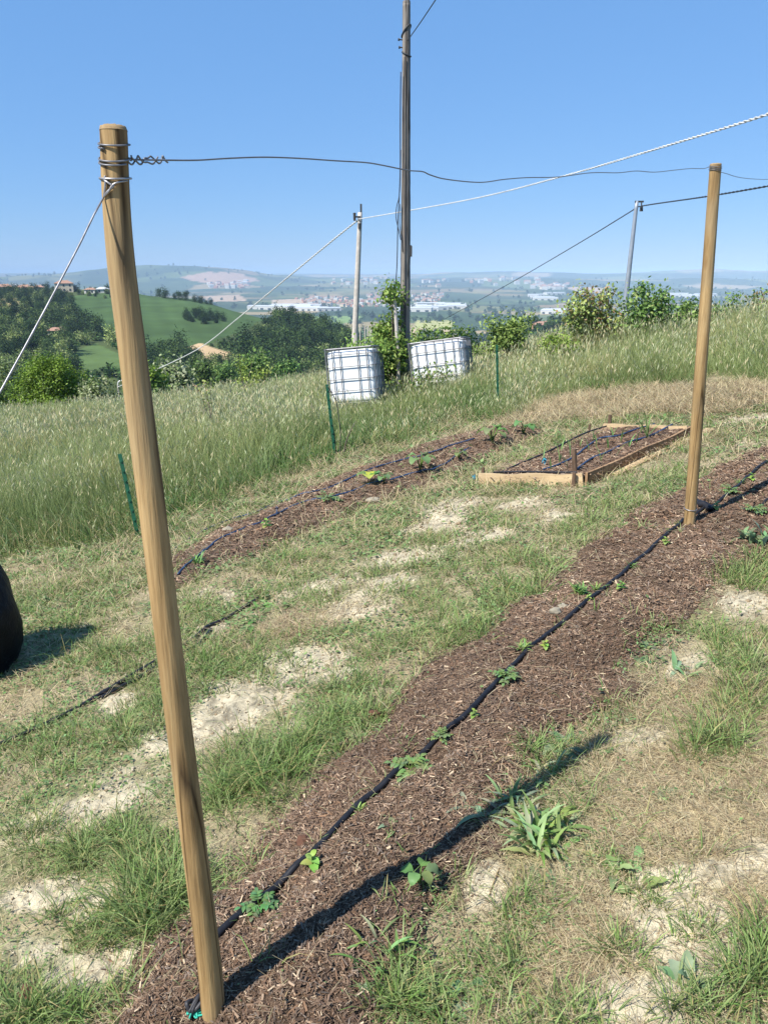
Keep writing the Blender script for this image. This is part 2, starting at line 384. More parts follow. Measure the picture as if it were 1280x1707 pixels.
# ================================================================= GROUND
# bare clay patches: pixel of the centre, radii in pixels, slope of the long axis
BARE = [(400, 1185, 130, 52, -12), (500, 1105, 85, 28, -15), (590, 1012, 62, 26, -14), (530, 985, 70, 18, -12), (742, 862, 60, 22, -20), (790, 902, 62, 15, -12), (650, 970, 45, 14, -10), (690, 925, 70, 14, -12),
        (215, 1300, 140, 30, -22), (120, 1345, 120, 26, -20), (60, 1395, 80, 22, -15), (300, 1245, 80, 26, -20), (190, 1500, 60, 24, -20), (60, 1490, 70, 22, -10), (130, 1620, 110, 26, -20), (40, 1585, 70, 25, -10),
        (1155, 1580, 130, 80, 30), (1090, 1665, 100, 65, 0), (1055, 1520, 60, 22, 10), (1048, 1238, 62, 24, -12), (1240, 1010, 62, 26, -10), (1140, 1115, 55, 16, -25), (1190, 1460, 70, 22, 0), (815, 1470, 34, 42, 20), (1260, 1440, 40, 30, 0),
        (370, 990, 40, 16, -10), (345, 1060, 40, 14, -20), (200, 1170, 30, 14, -25), (1010, 1300, 30, 14, 0), (930, 860, 40, 10, -10), (470, 1215, 50, 25, -10), (860, 845, 50, 10, -10), (1270, 735, 50, 8, -10), (560, 1130, 50, 14, -10), (1240, 700, 50, 8, -5)]
STRAW = [(1150, 1360, 210, 120, 0), (1000, 1560, 120, 90, 0), (1230, 1480, 120, 70, 0), (1010, 672, 190, 26, -4), (1180, 665, 120, 26, 0), (1150, 1170, 120, 60, 0), (540, 1030, 90, 22, -12), (880, 690, 60, 16, -10), (720, 690, 70, 18, 0), (1120, 1260, 140, 60, 0)]
MEADOW = np.array([(-400, 960), (0, 935), (110, 925), (200, 905), (240, 885), (300, 850), (400, 830), (480, 790), (560, 760), (640, 742), (720, 715), (800, 695), (865, 692), (905, 676), (960, 654), (1040, 652), (1120, 640), (1190, 628), (1290, 640), (1700, 650)], float)
def ell(px, py, L, nz, soft=.5):
    out = np.full(px.shape, -9.0)
    for cx, cy, rx, ry, a in L:
        ca, sa_ = math.cos(R(a)), math.sin(R(a)); dx, dy = px - cx, py - cy
        u, v = dx * ca + dy * sa_, -dx * sa_ + dy * ca
        out = np.maximum(out, 1 - (u / rx) ** 2 - (v / ry) ** 2)
    return sm(-soft, soft, out + nz)
def masks(x, y):
    z = G0(x, y); px, py = proj(x, y, z)
    n1 = (fbm(x * 4, y * 4, 5, 61) - .54) * 4.2; n2 = (fbm(x * 3, y * 3, 4, 62) - .5) * 2.0
    bare = ell(px, py, BARE, n1 + (fbm(x * 22, y * 22, 3, 68) - .5) * 1.8, .9); straw = ell(px, py, STRAW, n2, .6)
    my = np.interp(px, MEADOW[:, 0], MEADOW[:, 1]) + (fbm(x * 2, y * 2, 3, 63) - .5) * 26
    mead = sm(-8, 8, my - py)
    bed = np.maximum(sm(-.05, .06, bed_h(x, y, 0)[0]), sm(-.05, .06, bed_h(x, y, 1)[0]))
    return px, py, bare * (1 - mead), straw, mead, bed
def ground_mesh():
    rows = np.exp(np.arange(math.log(.55), math.log(60), .0085)); ts = np.concatenate([np.linspace(-2.6, -.75, 60)[:-1], np.linspace(-.75, .75, 440), np.linspace(.75, 2.6, 60)[1:]])
    T, Y = np.meshgrid(ts, rows); X = T * Y
    # a strip behind and beside the camera so that the sheet has no hole there
    x, y = X.ravel(), Y.ravel(); z = G0(x, y) + micro(x, y)
    for i in range(2): z -= .06 * sm(.02, .10, bed_h(x, y, i)[0])
    px, py, bare, straw, mead, bed = masks(x, y)
    z += (.022 * bare * (fbm(x * 14, y * 14, 3, 71) - .35) + .016 * bare * (fbm(x * 45, y * 45, 3, 72) - .5)) * (1 - bed)
    f1 = fbm(x * 12, y * 12, 4, 65)[:, None]; f2 = fbm(x * 2, y * 2, 3, 66)[:, None]
    soil = np.array(lin(170, 155, 126)); base = soil * (.62 + .62 * f1) * (.85 + .3 * f2)
    gr = np.array(lin(112, 120, 76)) * (.6 + .7 * f1)
    gm = .15 + .6 * sm(.42, .62, fbm(x * 4, y * 4, 4, 69))[:, None]; C = base * (1 - gm) + gr * gm
    stc = np.array(lin(174, 158, 126)) * (.65 + .65 * f1)
    C = C * (1 - straw[:, None] * .85) + stc * straw[:, None] * .85
    crack = 1 - .55 * sm(.05, .0, np.abs(fbm(x * 7, y * 7, 3, 67) - .5))[:, None]
    brc = np.array(lin(200, 188, 160)) * (.62 + .6 * f1) * crack
    C = C * (1 - bare[:, None]) + brc * bare[:, None]
    md = np.array(lin(96, 104, 56)) * (.5 + .8 * f1)
    C = C * (1 - mead[:, None]) + md * mead[:, None]
    nr, nc = len(rows), len(ts); idx = np.arange(nr * nc).reshape(nr, nc)
    Q = np.stack([idx[:-1, :-1], idx[:-1, 1:], idx[1:, 1:], idx[1:, :-1]], -1).reshape(-1, 4)
    V = np.stack([x, y, z], 1)
    # apron behind the camera
    k = len(V); ap = []
    for xx, yy in [(-30, -6), (30, -6), (ts[0] * rows[0], rows[0]), (ts[-1] * rows[0], rows[0])]: ap.append((xx, yy, float(G0(np.array([xx * .2]), np.array([0.])))) if yy < 0 else (xx, yy, float(G0(np.array([xx]), np.array([yy])))))
    V = np.vstack([V, ap[:2]]); C = np.vstack([C, [base[0]] * 2])
    Q = np.vstack([Q, [[k, k + 1, nc - 1, 0]], [[k, 0, nc * 330, nc * 330]], [[k + 1, nc * 331 - 1, nc - 1, nc - 1]]])
    Q = np.vstack([Q[:-2]])
    o = npmesh('ground', V, Q, C, M['ground'], None, True); tag(o, 'sloping garden ground of pale clay and thin grass', 'ground', kind='structure')
ground_mesh()

# ---------------------------------------------------------------- far land
GREENF = np.array([(108, 497), (150, 488), (240, 484), (300, 496), (400, 511), (470, 516), (462, 530), (430, 536), (405, 552), (350, 572), (300, 585), (250, 604), (238, 596), (200, 566), (165, 545), (135, 520)], float)
GREEN2 = np.array([(128, 585), (160, 572), (200, 590), (212, 620), (130, 615)], float)
TAN = np.array([(310, 580), (330, 572), (385, 588), (392, 604), (320, 606)], float)
VINE = np.array([(-40, 498), (28, 497), (38, 520), (10, 530), (-40, 532)], float)
def hills_mesh():
    rows = np.exp(np.concatenate([np.arange(math.log(26), math.log(700), .008), np.arange(math.log(700), math.log(15500), .0125)])); ts = np.linspace(-1.1, 1.1, 620)
    T, Y = np.meshgrid(ts, rows); x, y = (T * Y).ravel(), Y.ravel(); z = H(x, y)
    z = z - 1.0 * (1 - sm(46, 58, y))
    px, py = proj(x, y, z)
    N = len(x)
    def cells(sx, sy, sd_):
        u, v = x / sx + .35 * vn(x / 300, y / 300, 3), y / sy + .35 * vn(x / 300, y / 300, 4); iu, iv = np.floor(u), np.floor(v)
        b1 = np.full(N, 9.); b2 = np.full(N, 9.); cid = np.zeros(N)
        for a in (-1, 0, 1):
            for b in (-1, 0, 1):
                cu, cv = iu + a, iv + b
                def hh(k):
                    q = np.sin(cu * 127.1 + cv * 311.7 + (sd_ + k) * 74.7) * 43758.5453; return q - np.floor(q)
                d = np.hypot(cu + hh(0) - u, cv + hh(1) - v); idv = hh(2)
                new = d < b1; b2 = np.where(new, b1, np.minimum(b2, d)); cid = np.where(new, idv, cid); b1 = np.where(new, d, b1)
        return cid, b2 - b1
    pal = np.array([lin(96, 118, 62), lin(120, 138, 76), lin(82, 104, 58), lin(150, 150, 96), lin(188, 168, 122), lin(74, 92, 50), lin(110, 128, 70), lin(204, 180, 140), lin(90, 110, 60), lin(66, 84, 48), lin(134, 146, 86), lin(172, 150, 112)])
    c1, e1 = cells(170, 260, 1); c2, e2 = cells(420, 620, 9)
    near = pal[(c1 * 12).astype(int) % 12]; far = pal[(c2 * 12).astype(int) % 12]
    wf = sm(3200, 4800, y)[:, None]
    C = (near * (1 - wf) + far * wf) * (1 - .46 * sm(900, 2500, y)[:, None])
    hed = np.maximum(sm(.07, .02, e1) * (1 - wf[:, 0]), sm(.06, .02, e2) * wf[:, 0])[:, None] * .8
    C = C * (1 - hed) + np.array(lin(48, 66, 36)) * hed
    wood = sm(.56, .62, fbm(x / 700, y / 450, 4, 91))[:, None] * sm(1200, 2500, y)[:, None] * .85
    C = C * (1 - wood) + np.array(lin(50, 68, 38)) * wood
    f1 = fbm(x / 14, y / 14, 4, 92)[:, None]
    mid = (1 - sm(620, 900, y))[:, None]
    rough_ = np.array(lin(72, 84, 46)) * (.55 + .9 * f1)
    C = C * (1 - mid) + rough_ * mid
    wob = (fbm(x / 25, y / 25, 2, 93) - .5) * 8
    ok = y < 720
    strip = (.93 + .14 * (np.sin((x * .62 + y * .2) * .9) * .5 + .5))[:, None]
    ins = (inside(px + wob, py + wob * .4, GREENF) & ok)[:, None]; C = np.where(ins, np.array(lin(68, 90, 48)) * (.82 + .36 * fbm(x / 40, y / 90, 3, 94)[:, None]) * strip, C)
    ins = (inside(px + wob, py, GREEN2) & ok)[:, None]; C = np.where(ins, np.array(lin(84, 104, 58)) * (.85 + .3 * f1), C)
    ins = (inside(px + wob, py, TAN) & ok)[:, None]; C = np.where(ins, np.array(lin(184, 158, 122)) * (.75 + .5 * f1), C)
    ins = (inside(px, py, VINE) & ok)[:, None]; C = np.where(ins, np.where((np.sin(x * 1.0 + y * .55) > .1)[:, None], np.array(lin(188, 168, 118)), np.array(lin(92, 100, 58))), C)
    for (P_, c_) in [([(300, 462), (345, 453), (400, 455), (435, 468), (380, 474), (330, 470)], (172, 142, 118)), ([(330, 494), (400, 491), (412, 502), (350, 503)], (172, 148, 122)), ([(452, 500), (500, 498), (520, 508), (455, 511)], (180, 158, 132)), ([(690, 534), (756, 534), (752, 546), (692, 548)], (168, 166, 104)), ([(510, 527), (600, 527), (600, 538), (520, 540)], (118, 142, 78)), ([(940, 478), (1000, 480), (1030, 490), (960, 486)], (175, 150, 128))]:
        ins = (inside(px, py, np.array(P_, float)) & (y > 900))[:, None]; C = np.where(ins, np.array(lin(*c_)) * (.9 + .2 * f1), C)
    nr, nc = len(rows), len(ts); idx = np.arange(nr * nc).reshape(nr, nc)
    Q = np.stack([idx[:-1, :-1], idx[:-1, 1:], idx[1:, 1:], idx[1:, :-1]], -1).reshape(-1, 4)
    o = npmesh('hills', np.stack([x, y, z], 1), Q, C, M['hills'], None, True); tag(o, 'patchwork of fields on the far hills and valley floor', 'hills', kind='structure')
hills_mesh()

# ---------------------------------------------------------------- mulch beds
def lay(pxs, r, lift=0, n=10, wob=.006, sd_=1):
    P = [gp(a, b) for a, b in pxs]; S = spline(P, n); xs = np.array([p.x for p in S]); ys = np.array([p.y for p in S])
    z = G(xs, ys); k = np.ones(5) / 5; zp = np.convolve(np.pad(z, 2, 'edge'), k, 'valid')
    z = np.maximum(zp, z - .004) + r * .85 + lift
    ox = wob * (fbm(ys * 2.5, xs, 2, sd_) - .5)
    return [Vector((a + o_, b, c)) for a, b, c, o_ in zip(xs, ys, z, ox)]
def hose(pxs, r, mat, label, group=None, name='hose', **k):
    mb = MB(); mb.tube(lay(pxs, r, **k), r, 10); o = mb.build(name, mat, None, True); return tag(o, label, 'hose', group)
HM = [(330, 1600), (362, 1560), (455, 1487), (520, 1425), (590, 1352), (655, 1297), (712, 1248), (760, 1203), (800, 1165), (850, 1112), (905, 1063), (960, 1020), (1005, 985), (1040, 957), (1075, 925), (1110, 893), (1140, 866), (1165, 852), (1195, 837), (1215, 820), (1240, 800), (1275, 775), (1330, 740)]
HB1 = [(284, 925), (330, 893), (380, 870), (425, 857), (470, 838), (520, 822), (575, 803), (630, 780), (700, 762), (745, 747), (790, 733)]
HB2 = [(300, 960), (340, 918), (385, 892), (440, 868), (462, 858), (500, 840), (560, 826), (620, 806), (660, 798), (705, 785), (745, 772), (785, 748)]
HP = [np.array([(p.x, p.y) for p in lay(HM, .0088, sd_=4, wob=.05)]), np.array([(p.x, p.y) for p in lay(HB1, .0085, sd_=5, wob=.04)]), np.array([(p.x, p.y) for p in lay(HB2, .0085, sd_=6, wob=.04)])]
def chips_on(n, region, zf, name, parent, lmin=.006, lmax=.019, cols=None):
    x0, x1, y0, y1, P = region
    # more pieces near the viewer
    out = []; got = 0
    while got < n:
        yy = rng.uniform(y0, y1, 60000) ** 1.0; xx = rng.uniform(x0, x1, 60000)
        keep = rng.uniform(0, 1, 60000) < np.clip(2.2 / yy, .12, 1) ** 1.3
        xx, yy = xx[keep], yy[keep]; dP = dist_poly(xx, yy, np.vstack([P, P[:1]])); k = (inside(xx, yy, P) | ((dP < .16) & (rng.uniform(0, 1, len(xx)) < .6 * np.exp(-dP / .06)))) & (np.min([dist_poly(xx, yy, q) for q in HP], 0) > .019); out.append(np.stack([xx[k], yy[k]], 1)); got += k.sum()
    p = np.concatenate(out)[:n]; x, y = p[:, 0], p[:, 1]; z = np.maximum(zf(x, y), G0(x, y) + micro(x, y)) + rng.uniform(.0, .006, n)
    N = n; az = rng.uniform(0, 6.283, N); L = rng.uniform(lmin, lmax, N) * rng.choice([.5, .6, .8, 1.5], N) * np.clip(y / 3, 1, 2.2); wd = np.clip(L * rng.uniform(.08, .3, N), .0015, .006 * np.clip(y / 3, 1, 2))
    el = rng.normal(0, .28, N)
    d = np.stack([np.cos(az) * np.cos(el), np.sin(az) * np.cos(el), np.sin(el)], 1); s = np.stack([-np.sin(az), np.cos(az), rng.normal(0, .4, N)], 1)
    nn = np.cross(d, s); P0 = np.stack([x, y, z + .002], 1)
    a = P0 - d * L[:, None] / 2; b = P0 + d * L[:, None] / 2; sw = s * wd[:, None] / 2; up = nn * wd[:, None] * .45
    V = np.stack([a - sw, a + up, a + sw, b - sw * .7, b + up * .8, b + sw * .7], 1).reshape(-1, 3)
    k = (np.arange(N) * 6)[:, None]
    Q = np.concatenate([k + [0, 1, 4, 3], k + [1, 2, 5, 4]], 0)
    pal = np.array(cols if cols is not None else [lin(121, 100, 83), lin(101, 82, 68), lin(138, 117, 98), lin(88, 71, 60), lin(160, 138, 116), lin(124, 98, 77), lin(120, 107, 96), lin(190, 170, 142)])
    c = pal[rng.choice(len(pal), N, p=[.2, .18, .16, .14, .07, .13, .09, .03] if cols is None else None)] * rng.uniform(.75, 1.3, (N, 1)) * (.62 + .76 * fbm(x * 2.3, y * 2.3, 3, 82))[:, None]
    return tag(npmesh(name, V, Q, np.repeat(c, 6, 0), M['chip'], parent), kind='stuff')
def mulch_bed(i, label, nchips):
    a, b, P, hh = BEDS[i]
    y0, y1 = max(.6, P[:, 1].min() - .3), P[:, 1].max() + .3
    rows = np.exp(np.arange(math.log(y0), math.log(y1), .0045 if i == 0 else .0035)); tmin = (P[:, 0] / P[:, 1]).min() - .08; tmax = (P[:, 0] / P[:, 1]).max() + .08
    ts = np.arange(tmin, tmax, .0042)
    T, Y = np.meshgrid(ts, rows); x, y = (T * Y).ravel(), Y.ravel(); s, h = bed_h(x, y, i); z = bedz(x, y, i)
    hole = np.zeros(len(x))
    z = z - .03 * hole
    f1 = fbm(x * 20, y * 20, 4, 81)[:, None]; f2 = fbm(x * 2.3, y * 2.3, 3, 82)[:, None]
    C = np.array(lin(116, 96, 79)) * (.5 + .85 * f1) * (.62 + .76 * f2)
    grey = sm(.5, .66, fbm(x * 3 + 9, y * 3, 3, 83))[:, None] * .5; C = C * (1 - grey) + np.array(lin(132, 112, 100)) * (.7 + .5 * f1) * grey
    nr, nc = len(rows), len(ts); idx = np.arange(nr * nc).reshape(nr, nc); kp = (s > -.04).reshape(nr, nc)
    q = kp[:-1, :-1] & kp[:-1, 1:] & kp[1:, 1:] & kp[1:, :-1]
    Q = np.stack([idx[:-1, :-1], idx[:-1, 1:], idx[1:, 1:], idx[1:, :-1]], -1)[q]
    u, inv = np.unique(Q, return_inverse=True); Q = inv.reshape(-1, 4)
    V = np.stack([x, y, z], 1)[u]
    o = tag(npmesh('mulch_bed', V, Q, C[u], M['mulch'], None, True), label, 'garden bed', 'beds of brown mulch')
    chips_on(nchips, (P[:, 0].min() - .2, P[:, 0].max() + .2, y0, min(y1, 9.5), P), lambda X, Y: bedz(X, Y, i), 'mulch', o)
    return o
mulch_bed(0, 'long brown mulch bed running under both round wooden posts with a black hose along it', 150000)
mulch_bed(1, 'narrow brown mulch bed along the edge of the tall grass with two bluish hoses', 30000)

# ---------------------------------------------------------------- trellis posts and wires
def post(name, px_pts, Yb, radii, label, group):
    base = at(px_pts[-1][0], px_pts[-1][1], Yb); ctr = [at(a, b, Yb) for a, b in px_pts][::-1]
    ctr[0] = ctr[0] - Vector((0, 0, .12)); pts = spline(ctr, 10); k = len(pts)
    rr = np.interp(np.linspace(0, 1, k), np.linspace(0, 1, len(radii)), radii)
    mb = MB(); n = 40; v = []
    for i, (p, r_) in enumerate(zip(pts, rr)):
        for j in range(n):
            th = 2 * math.pi * j / n
            q = r_ * (1 + .018 * math.sin(3 * th + i * .05) + .03 * (float(vn(np.array([i * .35]), np.array([math.cos(th) * 2 + math.sin(th) * 3]), 5)[0]) - .5))
            v.append((p.x + q * math.cos(th), p.y + q * math.sin(th), p.z))
    f = [(i * n + j, i * n + (j + 1) % n, (i + 1) * n + (j + 1) % n, (i + 1) * n + j) for i in range(k - 1) for j in range(n)]
    mb.add(v, f); o = mb.build(name, M['post'], None, True, (base.x, base.y, base.z)); tag(o, label, 'post', group)
    top = pts[-1]; r_ = rr[-1]; t = MB(); vv = []; 
    for ring, (q, dz) in enumerate([(1.0, -.001), (.985, 0.002), (.93, .006), (.5, .008)]):
        for j in range(n):
            th = 2 * math.pi * j / n; q2 = r_ * q * (1 + .018 * math.sin(3 * th + (k - 1) * .05)) + (.0008 if ring == 0 else 0)
            vv.append((top.x + q2 * math.cos(th), top.y + q2 * math.sin(th), top.z + dz + (rnd.uniform(-.001, .0012) if ring > 1 else 0)))
    vv.append((top.x, top.y, top.z + .008)); m_ = len(vv) - 1
    ff = [(i * n + j, i * n + (j + 1) % n, (i + 1) * n + (j + 1) % n, (i + 1) * n + j) for i in range(3) for j in range(n)] + [(3 * n + j, 3 * n + (j + 1) % n, m_) for j in range(n)]
    t.add(vv, ff); c = t.build('end_grain', M['endgrain'], o, True, (base.x, base.y, base.z)); c.location = (0, 0, 0)
    return o, pts, rr
PB1 = gp(356, 1688); PB2 = gp(1150, 872)
post1, pts1, rr1 = post('trellis_post', [(190, 217), (199, 400), (223, 600), (258, 880), (296, 1190), (325, 1420), (348, 1600), (356, 1688)], PB1.y, [.0305, .029, .0285, .0275, .0268, .0258, .0245, .0232], 'tall round treated wooden post in the left foreground with wire wrapped round its top', 'round trellis posts')
post2, pts2, rr2 = post('trellis_post', [(1192, 275), (1180, 440), (1167, 620), (1157, 760), (1150, 872)], PB2.y, [.0345, .034, .034, .032, .030], 'round wooden post standing in the mulch on the right, farther away than the other', 'round trellis posts')
def at_h(pts, rr, z):
    for p, q, r0 in zip(pts[:-1], pts[1:], rr):
        if p.z <= z <= q.z:
            t = (z - p.z) / (q.z - p.z + 1e-9); return p.lerp(q, t), r0
    return pts[-1], rr[-1]
def wrap(pts, rr, z0, z1, turns, a0, gap=.0018, n=26, sag=0):
    out = []
    for i in range(int(n * turns) + 1):
        u = i / (n * turns); th = a0 + 2 * math.pi * turns * u; z = z0 + (z1 - z0) * u + sag * math.sin(th)
        c, r_ = at_h(pts, rr, z); q = r_ * 1.045 + gap
        out.append(Vector((c.x + q * math.cos(th), c.y + q * math.sin(th), z)))
    return out
def zpx(py, Y, px=190): return at(px, py, Y).z
Y1, Y2 = PB1.y, PB2.y
wire = MB(); rw = .0017
# turns on the left post
wr = wrap(pts1, rr1, zpx(238, Y1), zpx(246, Y1), 1.3, 2.6, sag=.006) + wrap(pts1, rr1, zpx(262, Y1), zpx(272, Y1), 1.6, 2.2, sag=.008)
wire.tube(spline(wr, 2), rw, 6)
e1 = at(216, 266, Y1)
tw = []
for i in range(90):
    u = i / 89; p = at(216 + 64 * u, 267 + 1.5 * math.sin(i * .3), Y1 + .12 * u); a = u * 5.2 * math.pi + 1.3 * math.sin(u * 7)
    r_ = .0068 * (1 - .4 * u) * (1 + .45 * math.sin(u * 23 + 1)); tw.append(p + Vector((0, r_ * math.cos(a), r_ * math.sin(a))))
wire.tube(tw, rw, 6)
tw2 = [p + Vector((0, 2 * (at(216 + 64 * i / 89, 267, Y1 + .12 * i / 89).y - p.y), 2 * (at(216 + 64 * i / 89, 267, Y1 + .12 * i / 89).z - p.z))) for i, p in enumerate(tw)]
wire.tube(tw2[:70], rw, 6)
wp = [(218, 266), (280, 267), (330, 267), (380, 264), (440, 262), (500, 264), (560, 268), (610, 271), (640, 276), (680, 284), (704, 286), (718, 292), (745, 299), (800, 304), (840, 299), (880, 296), (930, 295), (985, 288), (1030, 288), (1060, 285), (1090, 287), (1120, 284), (1150, 281), (1172, 281), (1181, 278)]
W = []
for a, b in wp:
    ta, tb = pts1[-1].x / Y1, pts2[-1].x / Y2
    ra = ray(a, b); t = ra[0] / ra[1]
    # intersect the ray with the vertical plane through both posts
    A, B = pts1[-1], pts2[-1]; dx, dy = B.x - A.x, B.y - A.y
    s = (A.x * dy - A.y * dx) / (ra[0] * dy - ra[1] * dx); W.append(Vector((ra[0] * s, ra[1] * s, EYE + ra[2] * s)))
wire.tube(spline(W, 6), rw, 6)
wire.tube(spline(wrap(pts2, rr2, zpx(277, Y2, 1190), zpx(284, Y2, 1190), 2.4, 3.2, sag=.004), 2), rw, 6)
dirw = (pts2[-1] - pts1[-1]); dirw.z = 0; dirw.normalize()
tail = []
for a, b in [(1201, 287), (1212, 290), (1228, 295), (1250, 298), (1280, 299), (1330, 298), (1400, 290)]:
    A = pts2[-1]; ra = ray(a, b); s = (A.x * dirw.y - A.y * dirw.x) / (ra[0] * dirw.y - ra[1] * dirw.x); tail.append(Vector((ra[0] * s, ra[1] * s, EYE + ra[2] * s)))
tail.append(tail[-1] + (tail[-1] - tail[-3]) * 8)
wire.tube(spline(tail, 5), rw, 6)
o = wire.build('trellis_wire', M['wire_dark'], None, True); tag(o, 'wavy dark wire strung between the tops of the two round wooden posts', 'wire')
guy = MB(); rg = .0017
guy.tube(spline(wrap(pts1, rr1, zpx(296, Y1), zpx(299, Y1), 1.15, 2.4, sag=.004), 2), .0019, 6)
g0 = at(180, 331, Y1 - .055); gL, gR = at(171, 296, Y1 - .02), at(219, 298, Y1 - .015)
def front(px, py): 
    z = zpx(py, Y1, px); c, r_ = at_h(pts1, rr1, z); d = Vector((c.x, c.y, 0)).normalized(); p = at(px, py, Y1); dx = max(-r_ * .98, min(r_ * .98, (p - c).x))
    return Vector((c.x + dx, c.y - math.sqrt(max(0, r_ * r_ - dx * dx)) * 1.05 - .002, z))
for seg in ([(173, 298), (184, 304), (193, 310), (198, 313), (188, 322), (181, 330)], [(217, 302), (206, 306), (197, 311), (190, 322), (181, 330)], [(183, 296), (184, 306), (183, 318), (181, 330)]):
    guy.tube(spline([front(a, b) for a, b in seg], 5), .0019, 6)
gs = front(180, 331); ge = at(0, 640, 1.25); gd = ge - gs
gmid = gs + gd * .5 + Vector((0, 0, -.012))
guy.tube([gs, gs + gd * .1] + [gs + gd * u + Vector((0, 0, -.05 * u * (1.9 - u) * .25)) for u in (.25, .4, .6, .8, 1.0)] + [gs + gd * u + Vector((0, 0, -.0113)) for u in (1.5, 3.0, 5.6, 6.6)], rg, 6)
o = guy.build('guy_wire', M['wire'], None, True); tag(o, 'bright guy wire tied near the left post top and slanting down out of view', 'wire')

# ---------------------------------------------------------------- utility pole
def utility_pole():
    Y = 16.6; b = at(674.5, 622, Y); b.z = gz(b.x, b.y); t_ = thing('utility_pole', 'tall weathered wooden utility pole between the two white tanks', 'utility pole', b)
    mb = MB(); pts = [at(x, y, Y) - b for x, y in [(675, 640), (675, 560), (676, 420), (676.5, 280), (677, 140), (677.5, 5)]]; pts[0].z = -.3
    q = spline(pts, 12); k = len(q); rr = [np.interp(i / (k - 1), [0, .15, .4, .7, 1], [.118, .107, .098, .085, .073]) for i in range(k)]
    mb.tube(q, rr, 18, jit=.025); o = mb.build('pole', M['pole'], t_, True)
    top = q[-1]; cap = MB(); cap.tube([top + Vector((0, 0, -.01)), top + Vector((.0, 0, .03))], [.075, .07], 14); cap.tube([top + Vector((.03, 0, .02)), top + Vector((.045, 0, .09))], [.035, .012], 8); cap.build('pole_cap', M['pole'], t_)
    def L(px, py, dy=0): return at(px, py, Y + dy) - b
    for (x, y) in [(666, 66), (667, 79)]:
        bo = MB(); p = L(x, y, -.02); c = L(676, y + 1, 0); bo.tube([c, p], .012, 7); bo.tube([p - Vector((.0, 0, 0)), p + Vector((-.03, 0, 0))], .024, 8); bo.build('bolt', M['iron'], t_)
    band = MB(); c = L(677, 52); cb = L(677, 90)
    band.tube([c + Vector((.084 * math.cos(a), .084 * math.sin(a), .10 * math.sin(a + 2.0))) for a in np.linspace(-.3, 2 * math.pi - .3, 30)], .014, 6)
    band.build('strap', M['iron'], t_, True); band = MB()
    band.tube([cb + Vector((.086 * math.cos(a), .086 * math.sin(a), .05 * math.sin(a - 1))) for a in np.linspace(3.6, 6.4, 18)], .016, 6); band.build('strap', M['iron'], t_, True)
    jb = MB(); p = L(683, 419, -.01); jb.box(p, (.09, .12, .20)); jb.box(p + Vector((0, 0, .107)), (.07, .10, .018)); jb.box(p + Vector((-.005, 0, -.12)), (.04, .06, .05)); jb.build('junction_box', M['iron'], t_)
    ca = MB(); cab = []
    ca.tube(spline([L(x, y, -.1) for x, y in [(668, 120), (667, 200), (667, 280), (665, 335), (663, 372), (662, 430), (660, 470), (659, 500)]], 6), .011, 6)
    ca.tube(spline([L(x, y, -.1) for x, y in [(668, 250), (666, 320), (661, 345), (660, 362), (664, 382), (668, 400)]], 6), .009, 6)
    ca.tube(spline([L(x, y, -.1) for x, y in [(667, 340), (666, 372), (669, 398), (671, 420)]], 6), .008, 6)
    ca.tube(spline([L(x, y, -.115) for x, y in [(674, 95), (673, 180), (674, 300), (675, 420), (675, 520), (675, 600)]], 6), .009, 6)
    ca.build('cable', M['black'], t_, True)
    for yy in (500, 590):
        wire_b = MB(); c = L(675.5, yy); wire_b.tube([c + Vector((.108 * math.cos(a), .108 * math.sin(a), .01 * math.sin(3 * a))) for a in np.linspace(0, 6.28, 24)], .005, 5)
        wire_b.build('band_wire', M['iron'], t_, True)
    # thin service line leaving the top to the upper right, over the viewer
    sl = MB(); A = at(679, 68, Y - .1); B = at(735, -14, 12); D = B + (B - A) * 2.2
    sl.tube([A, A.lerp(B, .5) + Vector((0, 0, -.01)), B, D], .009, 6); so = sl.build('service_line', M['black'], None, True); tag(so, 'thin line rising from the utility pole top out of the photo', 'cable')
utility_pole()

def twisted(path, r, pitch, off):
    P = spline(path, 8); mb = MB(); L = 0; tot = [0]
    for p, q in zip(P[:-1], P[1:]): L += (q - p).length; tot.append(L)
    n = int(L / pitch * 10); us = np.linspace(0, L, max(n, 20))
    arr = np.array([tuple(p) for p in P]); cx = [np.interp(us, tot, arr[:, k]) for k in range(3)]
    C = [Vector((a, b, c)) for a, b, c in zip(*cx)]
    for ph in (0, math.pi):
        out = []
        for i, c in enumerate(C):
            t = (C[min(i + 1, len(C) - 1)] - C[max(i - 1, 0)]).normalized(); a = t.cross(Vector((0, 0, 1))).normalized(); b = t.cross(a); th = us[i] / pitch * 2 * math.pi + ph
            out.append(c + (a * math.cos(th) + b * math.sin(th)) * off)
        mb.tube(out, r, 5)
    return mb
# slim pole on the left with its twisted cable
Yc = 27.0
cp_b = at(587, 600, Yc); cp_b.z = float(H(cp_b.x, Yc))
cp = thing('cable_pole', 'slim pale pole behind the left white tank carrying the twisted cable', 'utility pole', cp_b)
mb = MB(); tp = at(600.3, 354, Yc) - cp_b; mb.tube(spline([Vector((0, 0, -.4)), tp * .3, tp * .7, tp], 5), [.125 - .055 * i / 15 for i in range(16)], 14); mb.build('pole', M['concrete'], cp, True)
mb = MB(); mb.box(tp + Vector((.03, 0, -.02)), (.06, .08, .55)); mb.box(tp + Vector((-.10, -.05, -.14)), (.24, .06, .05)); mb.tube([tp + Vector((-.18, -.06, -.02)), tp + Vector((-.18, -.06, -.26))], [.05, .04], 10); mb.tube([tp + Vector((-.02, -.1, -.34)), tp + Vector((-.02, -.1, -.5))], .05, 10); mb.build('bracket', M['iron'], cp)
A = at(599, 365, Yc - .15)
